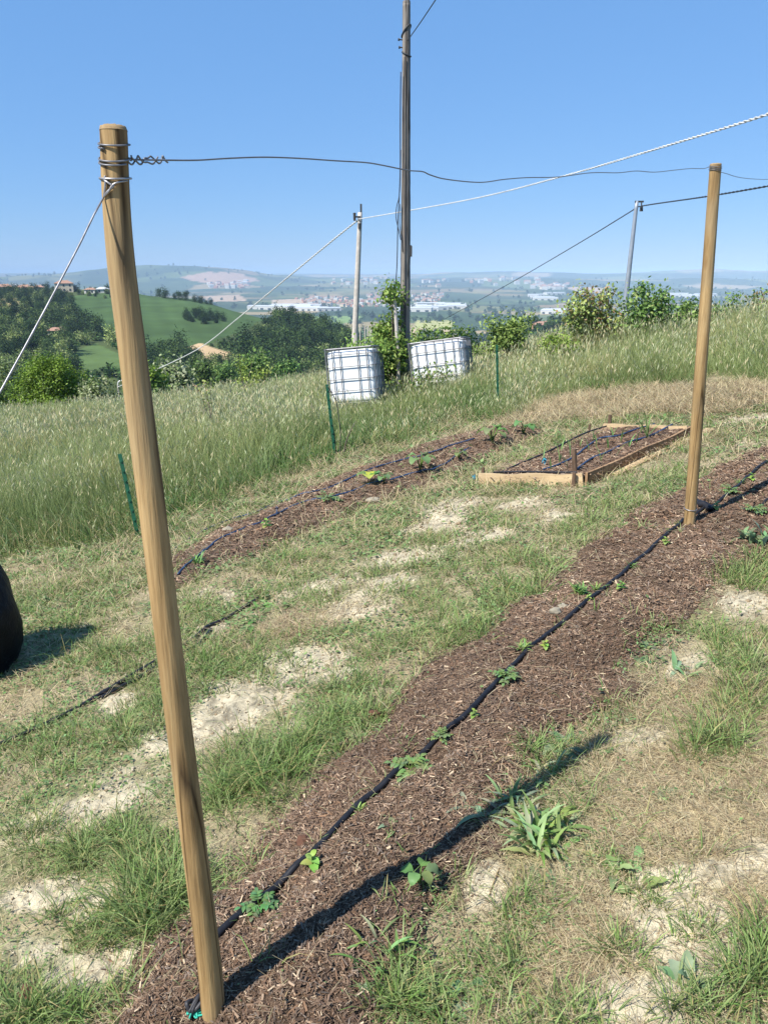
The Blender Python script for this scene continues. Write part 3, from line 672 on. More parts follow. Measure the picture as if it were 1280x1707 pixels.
m1 = twisted([at(1400, 146, 8.0) + (at(1400, 146, 8.0) - at(1280, 190, 9.2)) * 5, at(1400, 146, 8.0), at(1280, 190, 9.2), at(1120, 240, 11.6), at(940, 293, 15.5), at(780, 333, 20.2), A], .0085, .24, .0085); o = m1.build('twisted_cable', M['twist'], None, True); tag(o, 'pale twisted overhead cable from the slim pole up to the right edge', 'cable')
m2 = twisted([A, at(560, 396, 29), at(480, 462, 34), at(400, 528, 41), at(330, 582, 50), at(250, 621, 62), at(197, 645, 74)], .017, .45, .017); o = m2.build('twisted_cable', M['twist'], None, True); tag(o, 'pale twisted overhead cable running down from the slim pole to the lower left', 'cable')
lb = at(197, 672, 74); lb.z = float(H(lb.x, 74)); t_ = thing('bracket_pole', 'small pole with a curved pale bracket among the bushes beside the left post', 'utility pole', lb)
mb = MB(); tpz = at(197, 641, 74) - lb; mb.tube([Vector((0, 0, -.3)), tpz], [.09, .07], 8); mb.build('pole', M['concrete'], t_)
mb = MB(); mb.tube(spline([tpz + Vector((0, 0, -.1)), tpz + Vector((.1, 0, .25)), tpz + Vector((.5, 0, .38)), tpz + Vector((1.0, 0, .2))], 5), .07, 7); mb.build('bracket', M['twist'], t_, True)
# steel pole on the right
Ys = 25.5; sp_b = at(1036, 560, Ys); sp_b.z = float(H(sp_b.x, Ys))
sp = thing('steel_pole', 'leaning grey steel pole with insulator bracket behind the small trees on the right', 'utility pole', sp_b)
tp = at(1061, 335, Ys) - sp_b; mid_ = at(1040, 520, Ys) - sp_b
mb = MB(); mb.tube(spline([Vector((-.05, 0, -.4)), mid_, mid_.lerp(tp, .5), tp], 5), [.10 - .045 * i / 15 for i in range(16)], 12); mb.build('pole', M['steel'], sp, True)
mb = MB(); mb.tube([mid_ + Vector((-.03, 0, -.3)), mid_ + Vector((.0, 0, .1))], [.15, .12], 12); mb.build('collar', M['steel'], sp, True)
mb = MB(); mb.box(tp + Vector((.07, -.02, -.02)), (.26, .05, .05)); mb.tube([tp + Vector((.13, -.05, -.03)), tp + Vector((.14, -.05, -.22))], [.02, .02], 6); mb.tube([tp + Vector((.14, -.06, -.16)), tp + Vector((.14, -.06, -.3))], [.04, .055], 10); mb.build('insulator', M['iron'], sp)
A = at(1066, 344, Ys - .1)
mb = twisted([at(1400, 288, 14) + (at(1400, 288, 14) - at(1280, 310, 16.5)) * 4, at(1400, 288, 14), at(1280, 310, 16.5), at(1180, 327, 19.5), A, at(1050, 353, 26.5), at(960, 408, 34), at(850, 472, 46), at(737, 534, 64)], .011, .4, .011); o = mb.build('overhead_cable', M['black'], None, True); tag(o, 'thin dark overhead cable passing the leaning steel pole on the right', 'cable')

# ---------------------------------------------------------------- white caged tanks
def rbox(mb, dx, dy, dz, r, z0):
    bm_pts = []; seg = 5
    def ring(z, ins):
        out = []
        for (sx, sy, a0) in [(1, 1, 0), (-1, 1, 90), (-1, -1, 180), (1, -1, 270)]:
            for k in range(seg + 1):
                a = R(a0 + 90 * k / seg); out.append(Vector((sx * (dx / 2 - r - ins) + r * math.cos(a), sy * (dy / 2 - r - ins) + r * math.sin(a), z)))
        return out
    prof = [(0, .06), (.02, .02), (.06, 0)]
    nb = 5
    for i in range(nb):
        za = .06 + (dz - .12) * i / nb; zb = .06 + (dz - .12) * (i + 1) / nb
        prof += [(za + .03, 0), (zb - .03, 0), (zb, .006)]
    prof += [(dz - .04, 0), (dz - .015, .03), (dz, .09)]
    rings = [ring(z0 + z, i) for z, i in prof]; n = len(rings[0]); v = [p for r_ in rings for p in r_]
    f = [(i * n + j, i * n + (j + 1) % n, (i + 1) * n + (j + 1) % n, (i + 1) * n + j) for i in range(len(rings) - 1) for j in range(n)]
    f += [tuple(range(n))[::-1], tuple((len(rings) - 1) * n + j for j in range(n))]
    mb.add(v, f)
def tank(px, py, Y, dx, dy, hz, roll, yaw, vx, hzs, label, topbar):
    b = at(px, py, Y); b.z = gz(b.x, b.y) - .02
    t_ = thing('caged_tank', label, 'water tank', b, 'white caged water tanks', (R(-5), R(-roll), R(yaw)))
    mb = MB(); rbox(mb, dx - .06, dy - .06, hz - .16, .09, .13); mb.build('plastic_bottle', M['bottle'], t_, True)
    cap = MB(); cap.tube([Vector((0, 0, hz - .05)), Vector((0, 0, hz - .015))], [.11, .10], 18); cap.build('filler_cap', M['hose'], t_)
    cg = MB(); tr = .0085
    def loop(z, r=tr):
        p = [Vector((sx * dx / 2, sy * dy / 2, z)) for sx, sy in ((-1, -1), (1, -1), (1, 1), (-1, 1))]
        q = []
        for i in range(4):
            a, c = p[i], p[(i + 1) % 4]; d = (c - a).normalized(); q += [a + d * .05, a.lerp(c, .5), c - d * .05]
        q.append(q[0]); cg.tube(q, r, 6, False)
    for z in hzs: loop(z)
    for u in vx:
        for sy in (-1, 1): cg.tube([Vector((-dx / 2 + dx * u, sy * (dy / 2 + .002), .12)), Vector((-dx / 2 + dx * u, sy * (dy / 2 + .002), hz))], tr, 6)
    for u in (.06, .25, .42, .6, .78, .94):
        for sx in (-1, 1): cg.tube([Vector((sx * (dx / 2 + .002), -dy / 2 + dy * u, .12)), Vector((sx * (dx / 2 + .002), -dy / 2 + dy * u, hz))], tr, 6)
    loop(hz, .017)
    if topbar:
        cg.tube([Vector((-.3, -dy / 2, hz)), Vector((-.3, dy / 2, hz + .01))], .012, 6); cg.tube([Vector((.3, -dy / 2, hz)), Vector((.3, dy / 2, hz + .01))], .012, 6)
    cg.build('cage', M['cage'], t_)
    pa = MB()
    for k in range(3): pa.box((-dx / 2 + .07 + (dx - .14) * k / 2, 0, .05), (.11, dy, .1))
    pa.box((0, 0, .113), (dx, dy, .025)); pa.build('pallet', M['pallet'], t_)
    return t_
tank(599, 690, 14.6, .90, 1.1, 1.11, 5.5, -7, [.02, .15, .30, .66, .84, .985], [.14, .36, .57, .79, 1.0], 'white caged water tank on the left with square cells, tilted in the grass', True)
tank(741, 656, 15.2, 1.06, .95, .97, 8, -13, [.015, .14, .305, .47, .635, .80, .90, .985], [.14, .32, .54, .78], 'white caged water tank right of the utility pole, leaning and half sunk in weeds', False)
# ================================================================= HOSES
hose(HM, .0108, M['hose'], 'long black hose running straight up the middle of the large mulch bed', sd_=4, wob=.05)
hose([(1238, 852), (1252, 850), (1268, 845), (1285, 832), (1330, 800)], .009, M['hose'], 'short black hose end lying in the mulch at the right edge')
hose(HB1, .0085, M['hose_blue'], 'bluish hose along the upper edge of the narrow mulch bed', 'bluish hoses', lift=.008, sd_=5, wob=.04)
hose(HB2, .0085, M['hose_blue'], 'bluish hose down the middle of the narrow mulch bed', 'bluish hoses', sd_=6, wob=.04)
hose([(-30, 1262), (30, 1232), (90, 1205), (170, 1160), (215, 1133), (262, 1105), (320, 1070), (348, 1047), (385, 1030), (430, 1000)], .011, M['hose'], 'black hose half hidden in thin grass left of the front post', lift=.004)
hose([(170, 1166), (200, 1150), (240, 1128), (285, 1100), (330, 1078), (352, 1052)], .010, M['hose'], 'second black hose lying beside the one in the thin grass', lift=.002, sd_=8)
# black tie round the hose at the right post, and the wire loop
mb = MB(); p = gp(1172, 848); mb.tube([p + Vector((.02 * math.sin(i), 0.03 * (i - 3), .02 + .008 * math.cos(2 * i))) for i in range(7)], [.012, .02, .024, .02, .024, .02, .012], 9, jit=.15); o = mb.build('tie', M['hose'], None, True); tag(o, 'lumpy black tie joining the hose just behind the right post', 'tie')
mb = MB(); c, r_ = at_h(pts2, rr2, PB2.z + .09); mb.tube([c + Vector((r_ * 1.06 * math.cos(a), r_ * 1.06 * math.sin(a), .004 * math.sin(a))) for a in np.linspace(0, 6.28, 30)], .0028, 6); o = mb.build('wire_loop', M['wire'], None, True); tag(o, 'pale wire loop round the foot of the right post', 'wire')
mb = MB(); p = gp(462, 858); mb.tube([p + Vector((0, 0, -.03)), p + Vector((0, 0, .05))], [.008, .006], 8); mb.tube([p + Vector((-.012, 0, .05)), p + Vector((.0, 0, .07)), p + Vector((.014, 0, .05))], .006, 6); o = mb.build('hose_peg', M['hose_blue'], None, True); tag(o, 'small dark blue peg holding the hose in the narrow bed', 'peg')

# ================================================================= RAISED PLANTER
A, B, C_, D_ = gp(800, 808), gp(972, 810), gp(1152, 728), gp(1006, 722)
pl_ = thing('raised_planter', 'low raised planter of rough boards filled with mulch and small onion plants', 'planter', A)
def board(p, q, h, th, z0, name, mat, tilt=0, ext=0):
    p, q = Vector(p), Vector(q); d = (q - p); L = d.length; m_ = (p + q) / 2 - A; X = d.normalized(); Z = Vector((0, 0, 1)); Yv = Z.cross(X).normalized(); Zv = X.cross(Yv)
    M4 = Matrix((X, Yv, Zv)).transposed().to_4x4() @ Matrix.Rotation(tilt, 4, 'X')
    mb = MB(); n = 14; v = []; hs = []
    for i in range(n + 1):
        x = -L / 2 - ext + (L + 2 * ext) * i / n; wv = .006 * math.sin(i * .9 + L * 7) + rnd.uniform(-.002, .002)
        for (yy, zz) in ((-th / 2, z0), (th / 2, z0), (th / 2, z0 + h + wv), (-th / 2, z0 + h + wv)): v.append(M4 @ Vector((x, yy + .004 * math.sin(i * .5), zz)) + m_)
    f = [(i * 4 + j, i * 4 + (j + 1) % 4, (i + 1) * 4 + (j + 1) % 4, (i + 1) * 4 + j) for i in range(n) for j in range(4)] + [(3, 2, 1, 0), tuple(n * 4 + j for j in range(4))]
    mb.add(v, f); o = mb.build(name, mat, pl_)
    # board grain runs along the board: give the object its own axes
    o.data.transform(Matrix.Translation(-m_)); o.data.transform(M4.inverted()); o.location = m_; o.rotation_euler = M4.to_euler(); return o
up = Vector((0, 0, 1))
board(A, B, .11, .022, -.01, 'board', M['plank'])
board(B + Vector((.02, 0, 0)), C_, .125, .022, -.02, 'board', M['plank_brown'])
board(D_, C_ + Vector((-.03, .03, 0)), .10, .022, 0, 'board', M['plank'])
board(gp(836, 792), gp(908, 756), .10, .02, .05, 'board', M['plank'], R(62))
board(gp(1010, 793) + Vector((.05, -.02, .012)), gp(1184, 718) + Vector((0, 0, .012)), .09, .02, -.045, 'board', M['plank'], R(88))
# soil
NU, NV = 70, 110; uu, vv_ = np.meshgrid(np.linspace(0, 1, NU), np.linspace(0, 1, NV)); uu, vv_ = uu.ravel(), vv_.ravel()
def qd(u, v): return np.array(A)[None] * ((1 - u) * (1 - v))[:, None] + np.array(B)[None] * (u * (1 - v))[:, None] + np.array(C_)[None] * (u * v)[:, None] + np.array(D_)[None] * ((1 - u) * v)[:, None]
P = qd(uu * .97 + .012, vv_ * .98 + .008)
def soilz(x, y, u): return G0(x, y) + .075 - .06 * sm(.18, .0, u) + 1.3 * rough(x, y)
P[:, 2] = soilz(P[:, 0], P[:, 1], uu)
f1 = fbm(P[:, 0] * 20, P[:, 1] * 20, 4, 84)[:, None]
idx = np.arange(NU * NV).reshape(NV, NU); Q = np.stack([idx[:-1, :-1], idx[:-1, 1:], idx[1:, 1:], idx[1:, :-1]], -1).reshape(-1, 4)
npmesh('soil', P - np.array(A), Q, np.array(lin(112, 88, 72)) * (.55 + .8 * f1), M['mulch'], pl_, True)
PP = np.array([A[:2], B[:2], C_[:2], D_[:2]]); cen = PP.mean(0); PPs = cen + (PP - cen) * .93
def soil_at(x, y): return G0(x, y) + .075 + 1.3 * rough(x, y)
ch = chips_on(9000, (PP[:, 0].min(), PP[:, 0].max(), PP[:, 1].min(), PP[:, 1].max(), PPs), soil_at, 'mulch', None); ch.parent = pl_; ch.location = -A
def sgp(px, py):
    return hit_plane(px, py, lambda x, y: G0(x, y) + .08)
def phose(pxs, label, mat='hose_blue', r=.0085):
    S = spline([sgp(a, b) for a, b in pxs], 8); mb = MB(); mb.tube([p + up * r for p in S], r, 8); o = mb.build('drip_hose', M[mat], None, True); tag(o, label, 'hose', 'drip hoses in the planter')
phose([(838, 787), (872, 772), (905, 758), (945, 738), (978, 722), (1010, 712)], 'dark drip hose nearest the left edge of the raised planter', 'hose')
phose([(905, 784), (930, 776), (958, 762), (975, 748), (1000, 732), (1030, 727), (1062, 716), (1090, 708)], 'bluish drip hose along the middle of the raised planter')
phose([(958, 786), (985, 766), (1012, 755), (1045, 739), (1080, 729), (1108, 716)], 'bluish drip hose nearest the brown board of the planter')
phose([(822, 789), (870, 788), (920, 789), (962, 789)], 'dark supply hose running behind the front board of the planter', 'hose')
phose([(1096, 722), (1108, 715), (1120, 709)], 'short bluish hose end at the far corner of the planter')
def peg(px, py, h, r, label, lean=0):
    b = gp(px, py); mb = MB(); n = 5
    mb.tube([b + Vector((lean * i / n * h, 0, -.05 + (h + .05) * i / n)) for i in range(n + 1)], [r * (1.05 - .04 * i) for i in range(n + 1)], 10, jit=.06)
    o = mb.build('stake', M['stake'], None, False, b); tag(o, label, 'stake', 'short wooden stakes of the planter')
peg(959, 800, .27, .024, 'thick brown stake near the front corner inside the planter', -.12)
peg(1014, 722, .20, .022, 'brown stake at the far left corner of the planter')
peg(981, 728, .13, .014, 'small stake beyond the left edge of the planter')
peg(804, 806, .15, .018, 'short stake at the near left corner of the planter')
peg(955, 812, .12, .018, 'pale stake end against the right end of the front board')
for i, (px, py, lab) in enumerate([(790, 803, 'blue twist of twine on the grass at the left end of the planter'), (905, 790, 'blue tie on the hose behind the front board')]):
    b = gp(px, py) + up * (.03 if i == 0 else .11); mb = MB(); mb.tube([b + Vector((rnd.uniform(-.02, .02), rnd.uniform(-.02, .02), rnd.uniform(-.02, .04))) for _ in range(12)], .004, 5); o = mb.build('twine', M['teal'], None, True); tag(o, lab, 'twine')

# ================================================================= SMALL PLANTS
def leafblade(mb, p, az, el, L, W, col, curl=.5, fold=.25, seg=6, wavy=0):
    p = Vector(p); h = Vector((math.cos(az), math.sin(az), 0)); s = Vector((-math.sin(az), math.cos(az), 0)); v = []; pos = p.copy(); e = el
    for i in range(seg + 1):
        u = i / seg; wd = W * .5 * (math.sin(math.pi * min(1, u ** .75 * .97 + .03)) ** .85) + .0006
        nn = (h * -math.sin(e) + up * math.cos(e)); wv = wavy * math.sin(i * 2.2)
        v += [pos + s * wd + nn * (wd * fold + wv * wd), pos, pos - s * wd + nn * (wd * fold - wv * wd)]
        pos = pos + (h * math.cos(e) + up * math.sin(e)) * (L / seg); e -= curl / seg * (1 + u)
    f = []
    for i in range(seg):
        for j in (0, 1): f.append((i * 3 + j, i * 3 + j + 1, i * 3 + j + 4, i * 3 + j + 3))
    c = tuple(max(.003, k * rnd.uniform(.8, 1.2)) for k in col); mb.add(v, f, c)
def base_for(px, py): return gp(px, py)
def seedling(px, py, kind, s, label, group='seedlings in the beds', b=None):
    b = base_for(px, py) if b is None else b; mb = MB()
    if kind == 'basil':
        col = lin(150, 176, 88); a0 = rnd.uniform(0, 3)
        for lv in range(3):
            for k in range(2 if lv else 3):
                leafblade(mb, b + up * (s * (.18 + .22 * lv)), a0 + lv * 1.57 + k * math.pi * (1 if lv else .67) + rnd.uniform(-.3, .3), .35 + .2 * lv, s * (.62 - .12 * lv), s * (.42 - .08 * lv), col, .9, .25)
        mb.tube([b - up * .01, b + up * s * .62], s * .03, 5); 
    elif kind == 'tomato':
        col = lin(118, 146, 92)
        for k in range(9):
            az = k * 2.4 + rnd.uniform(-.4, .4); el = rnd.uniform(.25, 1.1); L = s * rnd.uniform(.7, 1.1); d = Vector((math.cos(az) * math.cos(el), math.sin(az) * math.cos(el), math.sin(el)))
            st = [b + up * s * .12 + d * L * u + up * (-.35 * L * u * u) for u in (0, .3, .6, .9)]; mb.tube(st, s * .014, 4)
            for i, q in enumerate((.35, .55, .75, .95)):
                p = b + up * s * .12 + d * L * q + up * (-.35 * L * q * q)
                for sg in ((-1, 1) if q < .9 else (0,)): leafblade(mb, p, az + sg * 1.1, el * .3, s * rnd.uniform(.26, .36), s * .16, col, .8, .2, 4, .15)
    elif kind == 'feather':
        col = lin(132, 158, 92)
        for k in range(26):
            az = rnd.uniform(0, 6.28); leafblade(mb, b + Vector((rnd.uniform(-.2, .2) * s, rnd.uniform(-.2, .2) * s, 0)), az, rnd.uniform(.5, 1.3), s * rnd.uniform(.5, 1.0), s * .10, col, .7, .1, 4)
    elif kind == 'squash':
        col = lin(116, 146, 88)
        for k in range(5):
            az = k * 1.35 + rnd.uniform(-.3, .3); hgt = s * rnd.uniform(.5, .85); p = b + Vector((math.cos(az) * s * .25, math.sin(az) * s * .25, hgt)); mb.tube([b, b.lerp(p, .5) + up * hgt * .12, p], s * .03, 5)
            leafblade(mb, p, az, .15, s * rnd.uniform(.55, .8), s * rnd.uniform(.38, .55), col, 1.2, .3, 6, .2)
    elif kind == 'yellow':
        for k in range(4):
            az = k * 1.6; p = b + up * s * .5; mb.tube([b, p], s * .03, 5); leafblade(mb, p, az, .5, s * .75, s * .7, lin(176, 190, 84) if k % 2 else lin(110, 146, 76), 1.0, .2, 6, .1)
    n = len(mb.v); 
    while len(mb.c) < n: mb.c.append(lin(96, 128, 60))
    o = mb.build({'basil': 'basil_seedling', 'tomato': 'tomato_seedling', 'feather': 'feathery_seedling', 'squash': 'squash_seedling', 'yellow': 'squash_seedling'}[kind], M['leaf'], None, True, b)
    return tag(o, label, 'seedling', group)
# colours of tubes are appended after leaves: keep them in order
_tube = MB.tube
def tubec(self, *a, **k):
    n0 = len(self.v); had = len(self.c); _tube(self, *a, **k)
    if had == n0 and (had or getattr(self, 'colored', False)): self.c += [getattr(self, 'tc', lin(104, 134, 66))] * (len(self.v) - n0)
MB.tube = tubec
SEED = [(432, 1512, 'tomato', 0.062, 'dark tomato seedling over the hose just right of the front post'), (521, 1446, 'basil', 0.065, 'bright green broad leaved seedling below the hose in the foreground'),
 (598, 1352, 'feather', 0.047, 'tiny pale seedling touching the hose between the bright and the bushy one'), (682, 1286, 'tomato', 0.090, 'largest bushy tomato seedling beside a dark damp hollow in the mulch'),
 (735, 1232, 'tomato', 0.047, 'small tomato seedling right above the bushy one on the hose'), (790, 1196, 'basil', 0.043, 'small bright seedling on the lower side of the hose near the bed middle'),
 (842, 1136, 'tomato', 0.073, 'pale tomato seedling where the hose is hidden for a hand width'), (908, 1082, 'basil', 0.050, 'bright four leaved seedling touching the lower side of the hose'),
 (868, 1084, 'feather', 0.073, 'wispy green seedling above the hose left of the four leaved one'), (980, 1002, 'basil', 0.043, 'small round leaved seedling covering the hose'),
 (966, 992, 'feather', 0.112, 'pale feathery seedling standing above the hose'), (994, 986, 'feather', 0.073, 'green upright wispy seedling just behind the hose'),
 (1034, 984, 'basil', 0.056, 'bright star shaped seedling on the lower side of the hose'), (1052, 946, 'feather', 0.052, 'faint wispy seedling above the upper hose'), (1108, 908, 'basil', 0.056, 'seedling beside the hose just before the right post'),
 (1192, 850, 'basil', 0.073, 'bright seedling beside the hose just past the right post'), (1216, 822, 'tomato', 0.077, 'grey green seedling on the hose right of the right post'), (1232, 808, 'feather', 0.060, 'wispy seedling close to the upper hose by the right edge'), (1252, 802, 'basil', 0.073, 'bright seedling nearest the right edge on the long hose'),
 (1256, 855, 'tomato', 0.086, 'seedling by the short hose end at the right edge'),
 (698, 1478, 'squash', .075, 'young squash plant with two upright leaves in the foreground mulch'),
 (330, 940, 'feather', 0.120, 'yellow green seedling at the near end of the narrow bed'), (444, 880, 'basil', 0.103, 'small seedling right below the blue peg in the narrow bed'), (546, 835, 'tomato', 0.129, 'seedling with light leaves between peg and yellow leaf in the narrow bed'),
 (614, 808, 'yellow', .17, 'squash seedling with a yellow round leaf in the narrow bed'), (640, 806, 'squash', .12, 'green squash seedling right beside the yellow leaved one'), (700, 786, 'squash', .19, 'broad squash seedling in the middle of the narrow bed'),
 (764, 766, 'squash', .12, 'small squash seedling in the farther half of the narrow bed'), (820, 738, 'squash', .22, 'tall leafy squash plant near the far end of the narrow bed'), (872, 724, 'squash', .18, 'farthest squash plant at the end of the narrow bed')]
for s_ in SEED:
    MB.colored = True; seedling(*s_)
ON = [(905, 770), (918, 782), (932, 772), (946, 778), (935, 752), (966, 745), (981, 752), (994, 744), (1002, 768), (1013, 748), (1026, 762), (1034, 738), (1048, 745), (1021, 728), (1060, 736), (988, 735), (1068, 722), (950, 760)]
for i, (px, py) in enumerate(ON):
    b = sgp(px, py); b.z = float(soil_at(np.array([b.x]), np.array([b.y]))[0]); mb = MB()
    for k in range(rnd.choice([2, 3, 3])): leafblade(mb, b, rnd.uniform(0, 6.28), rnd.uniform(1.15, 1.5), rnd.uniform(.10, .19), .010, lin(128, 156, 92), .5, .3, 5)
    o = mb.build('onion_plant', M['leaf'], None, True, b); tag(o, 'thin upright onion shoot among the hoses in the raised planter', 'onion plant', 'onion shoots in the planter')
b = sgp(1078, 730); mb = MB()
for k in range(9): leafblade(mb, b, rnd.uniform(0, 6.28), rnd.uniform(1.0, 1.5), rnd.uniform(.22, .34), .014, lin(120, 150, 84), .5, .3, 6)
o = mb.build('grass_weed', M['leaf'], None, True, b); tag(o, 'taller spray of grass blades growing in the far part of the planter', 'weed')
# broad weeds
def weed(px, py, n, L, W, cols, label, el=(.2, 1.3), wavy=.12, name='weed', spread=.02, azr=(0, 6.28), curl=.9):
    b = gp(px, py); mb = MB()
    for k in range(n):
        wavy = wavy
        az = azr[0] + (azr[1] - azr[0]) * (k + rnd.uniform(0, .9)) / n
        p = b + Vector((rnd.uniform(-spread, spread), rnd.uniform(-spread, spread), -.004)); leafblade(mb, p, az, rnd.uniform(*el), L * rnd.uniform(.6, 1.1), W * rnd.uniform(.7, 1.2), rnd.choice(cols), curl * rnd.uniform(.6, 1.3), .25, 8, wavy)
    o = mb.build(name, M['leaf'], None, True, b); return tag(o, label, 'weed')
DK = [lin(130, 156, 88), lin(144, 166, 106), lin(116, 144, 80), lin(156, 172, 124)]
GR = [lin(128, 150, 108), lin(144, 164, 126), lin(112, 138, 98)]
weed(905, 1410, 44, .15, .017, DK, 'large dock like weed with long upright leaves at the edge of the mulch', (.35, 1.5), .25, 'broadleaf_weed', .05)
weed(930, 1425, 6, .15, .046, GR, 'spreading pale leaves low on the right of the dock like weed', (-.1, .35), .1, 'broadleaf_weed', .02, (-1.4, .5))
weed(905, 1440, 4, .17, .03, GR, 'serrated pale leaves hanging toward the viewer under the dock like weed', (-.1, .2), .3, 'broadleaf_weed', .02, (-2.2, -1.0))
weed(850, 1345, 13, .12, .011, GR, 'blue green strap leaves standing just left of the dock like weed', (.5, 1.4), .05, 'strap_weed', .05)
weed(835, 1350, 9, .21, .013, [lin(118, 146, 100), lin(136, 160, 116)], 'long strap leaves lying across the post shadow', (.0, .25), .05, 'strap_weed', .03, (2.6, 3.7), .5)
weed(880, 1375, 20, .11, .012, DK, 'grassy upright clump joining the dock like weed on its left', (.6, 1.45), .1, 'grass_weed', .05)
weed(945, 1385, 16, .12, .018, DK, 'leafy clump joining the dock like weed on its right', (.2, 1.3), .2, 'broadleaf_weed', .05)
weed(790, 1350, 10, .13, .014, GR, 'sprawling strap leaves on the mulch at the left end of the weed clump', (.05, .8), .1, 'strap_weed', .05)
weed(915, 1290, 14, .10, .010, DK, 'grassy weed in the post shadow above the dock like weed', (.5, 1.4), .05, 'grass_weed', .05)
weed(1090, 1085, 26, .07, .05, [lin(104, 130, 88), lin(120, 144, 104)], 'creeping weed with rounded leaves on the right edge of the mulch', (-.1, .5), .1, 'creeping_weed', .11)
weed(440, 1040, 20, .11, .035, [lin(96, 132, 66), lin(112, 144, 80)], 'rosette of green leaves on bare soil left of the bed', (.0, .6), .2, 'rosette_weed', .08)
weed(1148, 1640, 8, .075, .034, GR, 'small grey green weed alone on the white clay patch', (.3, 1.3), .2, 'rosette_weed', .012)
weed(1120, 1325, 6, .06, .035, GR, 'tiny grey green weed in the dry straw on the right', (.0, .5), .1, 'rosette_weed', .02)
weed(440, 1015, 14, .09, .03, DK, 'leafy weed behind the rosette on the bare soil', (.2, .9), .2, 'leafy_weed', .06)
weed(1268, 905, 30, .15, .03, GR, 'bushy grey green weed at the right edge below the short hose', (.4, 1.4), .2, 'leafy_weed', .09)
weed(660, 1375, 5, .05, .02, DK, 'very small weed in the open mulch', (.2, .8), .1, 'leafy_weed', .02)
weed(640, 1590, 16, .09, .008, DK, 'thin bladed weed at the near edge of the mulch', (.5, 1.3), 0, 'grass_weed', .06)
weed(1040, 1460, 16, .08, .03, DK, 'leafy weed in the straw right of the dock like weed', (.1, .9), .2, 'leafy_weed', .06)
weed(955, 1250, 18, .10, .03, GR, 'leafy weed at the end of the post shadow', (.1, .9), .2, 'leafy_weed', .07)
weed(1140, 1125, 16, .09, .018, GR, 'narrow leaved weed right of the creeping weed', (.3, 1.2), .1, 'grass_weed', .05)
weed(290, 850, 40, .16, .05, [lin(72, 100, 50), lin(86, 116, 60)], 'dark leafy weeds at the foot of the tall grass beside the front post', (.2, 1.2), .15, 'leafy_weed', .22)
weed(560, 765, 40, .18, .05, [lin(72, 100, 50), lin(86, 116, 60)], 'dark leafy weeds below the wire wrapped green stakes', (.2, 1.2), .15, 'leafy_weed', .3)
weed(640, 1690, 10, .10, .03, GR, 'low leafy weed in the grass at the bottom edge', (.0, .7), .2, 'leafy_weed', .05)
weed(815, 1665, 14, .08, .03, GR, 'grey green low weed near the bottom of the photo', (.0, .6), .2, 'leafy_weed', .06)

# ================================================================= STONES, SACK, STAKES
def lump(px, py, r, sq, mat, name, label, catg, seed=1, nz=.5, b=None):
    b = gp(px, py) if b is None else b; N, K = 22, 14; v = []; 
    for i in range(K + 1):
        ph = math.pi * i / K
        for j in range(N):
            th = 2 * math.pi * j / N; d = np.array([math.sin(ph) * math.cos(th), math.sin(ph) * math.sin(th), math.cos(ph)])
            q = 1 + nz * (float(fbm(np.array([d[0] * 1.6 + seed]), np.array([d[1] * 1.6 + d[2] * 2.1]), 3, seed)[0]) - .5)
            v.append(b + Vector((d[0] * r[0] * q, d[1] * r[1] * q, d[2] * r[2] * q + sq)))
    f = [(i * N + j, i * N + (j + 1) % N, (i + 1) * N + (j + 1) % N, (i + 1) * N + j) for i in range(K) for j in range(N)]
    mb = MB(); mb.add(v, f); o = mb.build(name, mat, None, True, b); return tag(o, label, catg)
lump(-72, 1128, (.36, .34, .50), .30, M['sack'], 'plastic_sack', 'bulging black plastic sack in the grass, cut off by the left edge', 'sack', 3, .55)
lump(52, 1662, (.032, .03, .026), .012, M['clod'], 'earth_clod', 'dark brown clod of earth at the lower left corner', 'clod', 4, .7)
lump(380, 886, (.05, .04, .03), .012, M['stone'], 'stone', 'small pale stone at the near end of the narrow bed', 'stone', 5, .8)
lump(622, 838, (.08, .05, .03), .012, M['stone'], 'stone', 'flat pale stone in the grass below the narrow bed', 'stone', 6, .8)
lump(706, 1022, (.026, .022, .016), .006, M['stone'], 'stone', 'pale stone at the upper edge of the large bed', 'stone', 7, .8, gp(938, 1014))
lump(500, 1, (.03, .02, .018), .01, M['stone'], 'stone', 'small grey stone in the mulch left of the upper hose', 'stone', 8, .7, gp(925, 1022))
lump(0, 0, (.022, .02, .02), .01, M['clod'], 'earth_clod', 'grey brown clod beside the hose in the foreground', 'clod', 9, .7, gp(506, 1408))
lump(0, 0, (.03, .026, .022), .01, M['clod'], 'earth_clod', 'dark clod at the upper edge of the bed next to the grass', 'clod', 10, .8, gp(625, 1196))
b = gp(285, 1690); mb = MB(); mb.box((0, 0, .012), (.085, .035, .024)); o = mb.build('stone_block', M['stone'], None, False, b); o.rotation_euler = (0, .1, -.15); bv = o.modifiers.new('b', 'BEVEL'); bv.width = .006; bv.segments = 2; tag(o, 'pale squared stone lying left of the foot of the front post', 'stone')
b = gp(330, 1692); mb = MB(); mb.tube(spline([b + Vector((rnd.uniform(-.028, .028), rnd.uniform(-.018, .018), rnd.uniform(.0, .02))) for _ in range(16)], 4), .0026, 6); o = mb.build('twine', M['twine'], None, True); tag(o, 'green twine knotted at the foot of the front post', 'twine')
mb = MB(); mb.tube(spline([b + Vector((rnd.uniform(-.03, .02), rnd.uniform(-.01, .03), rnd.uniform(.01, .04))) for _ in range(7)], 4), .006, 6); o = mb.build('cord', M['black'], None, True); tag(o, 'dark cord bundled at the foot of the front post', 'cord')
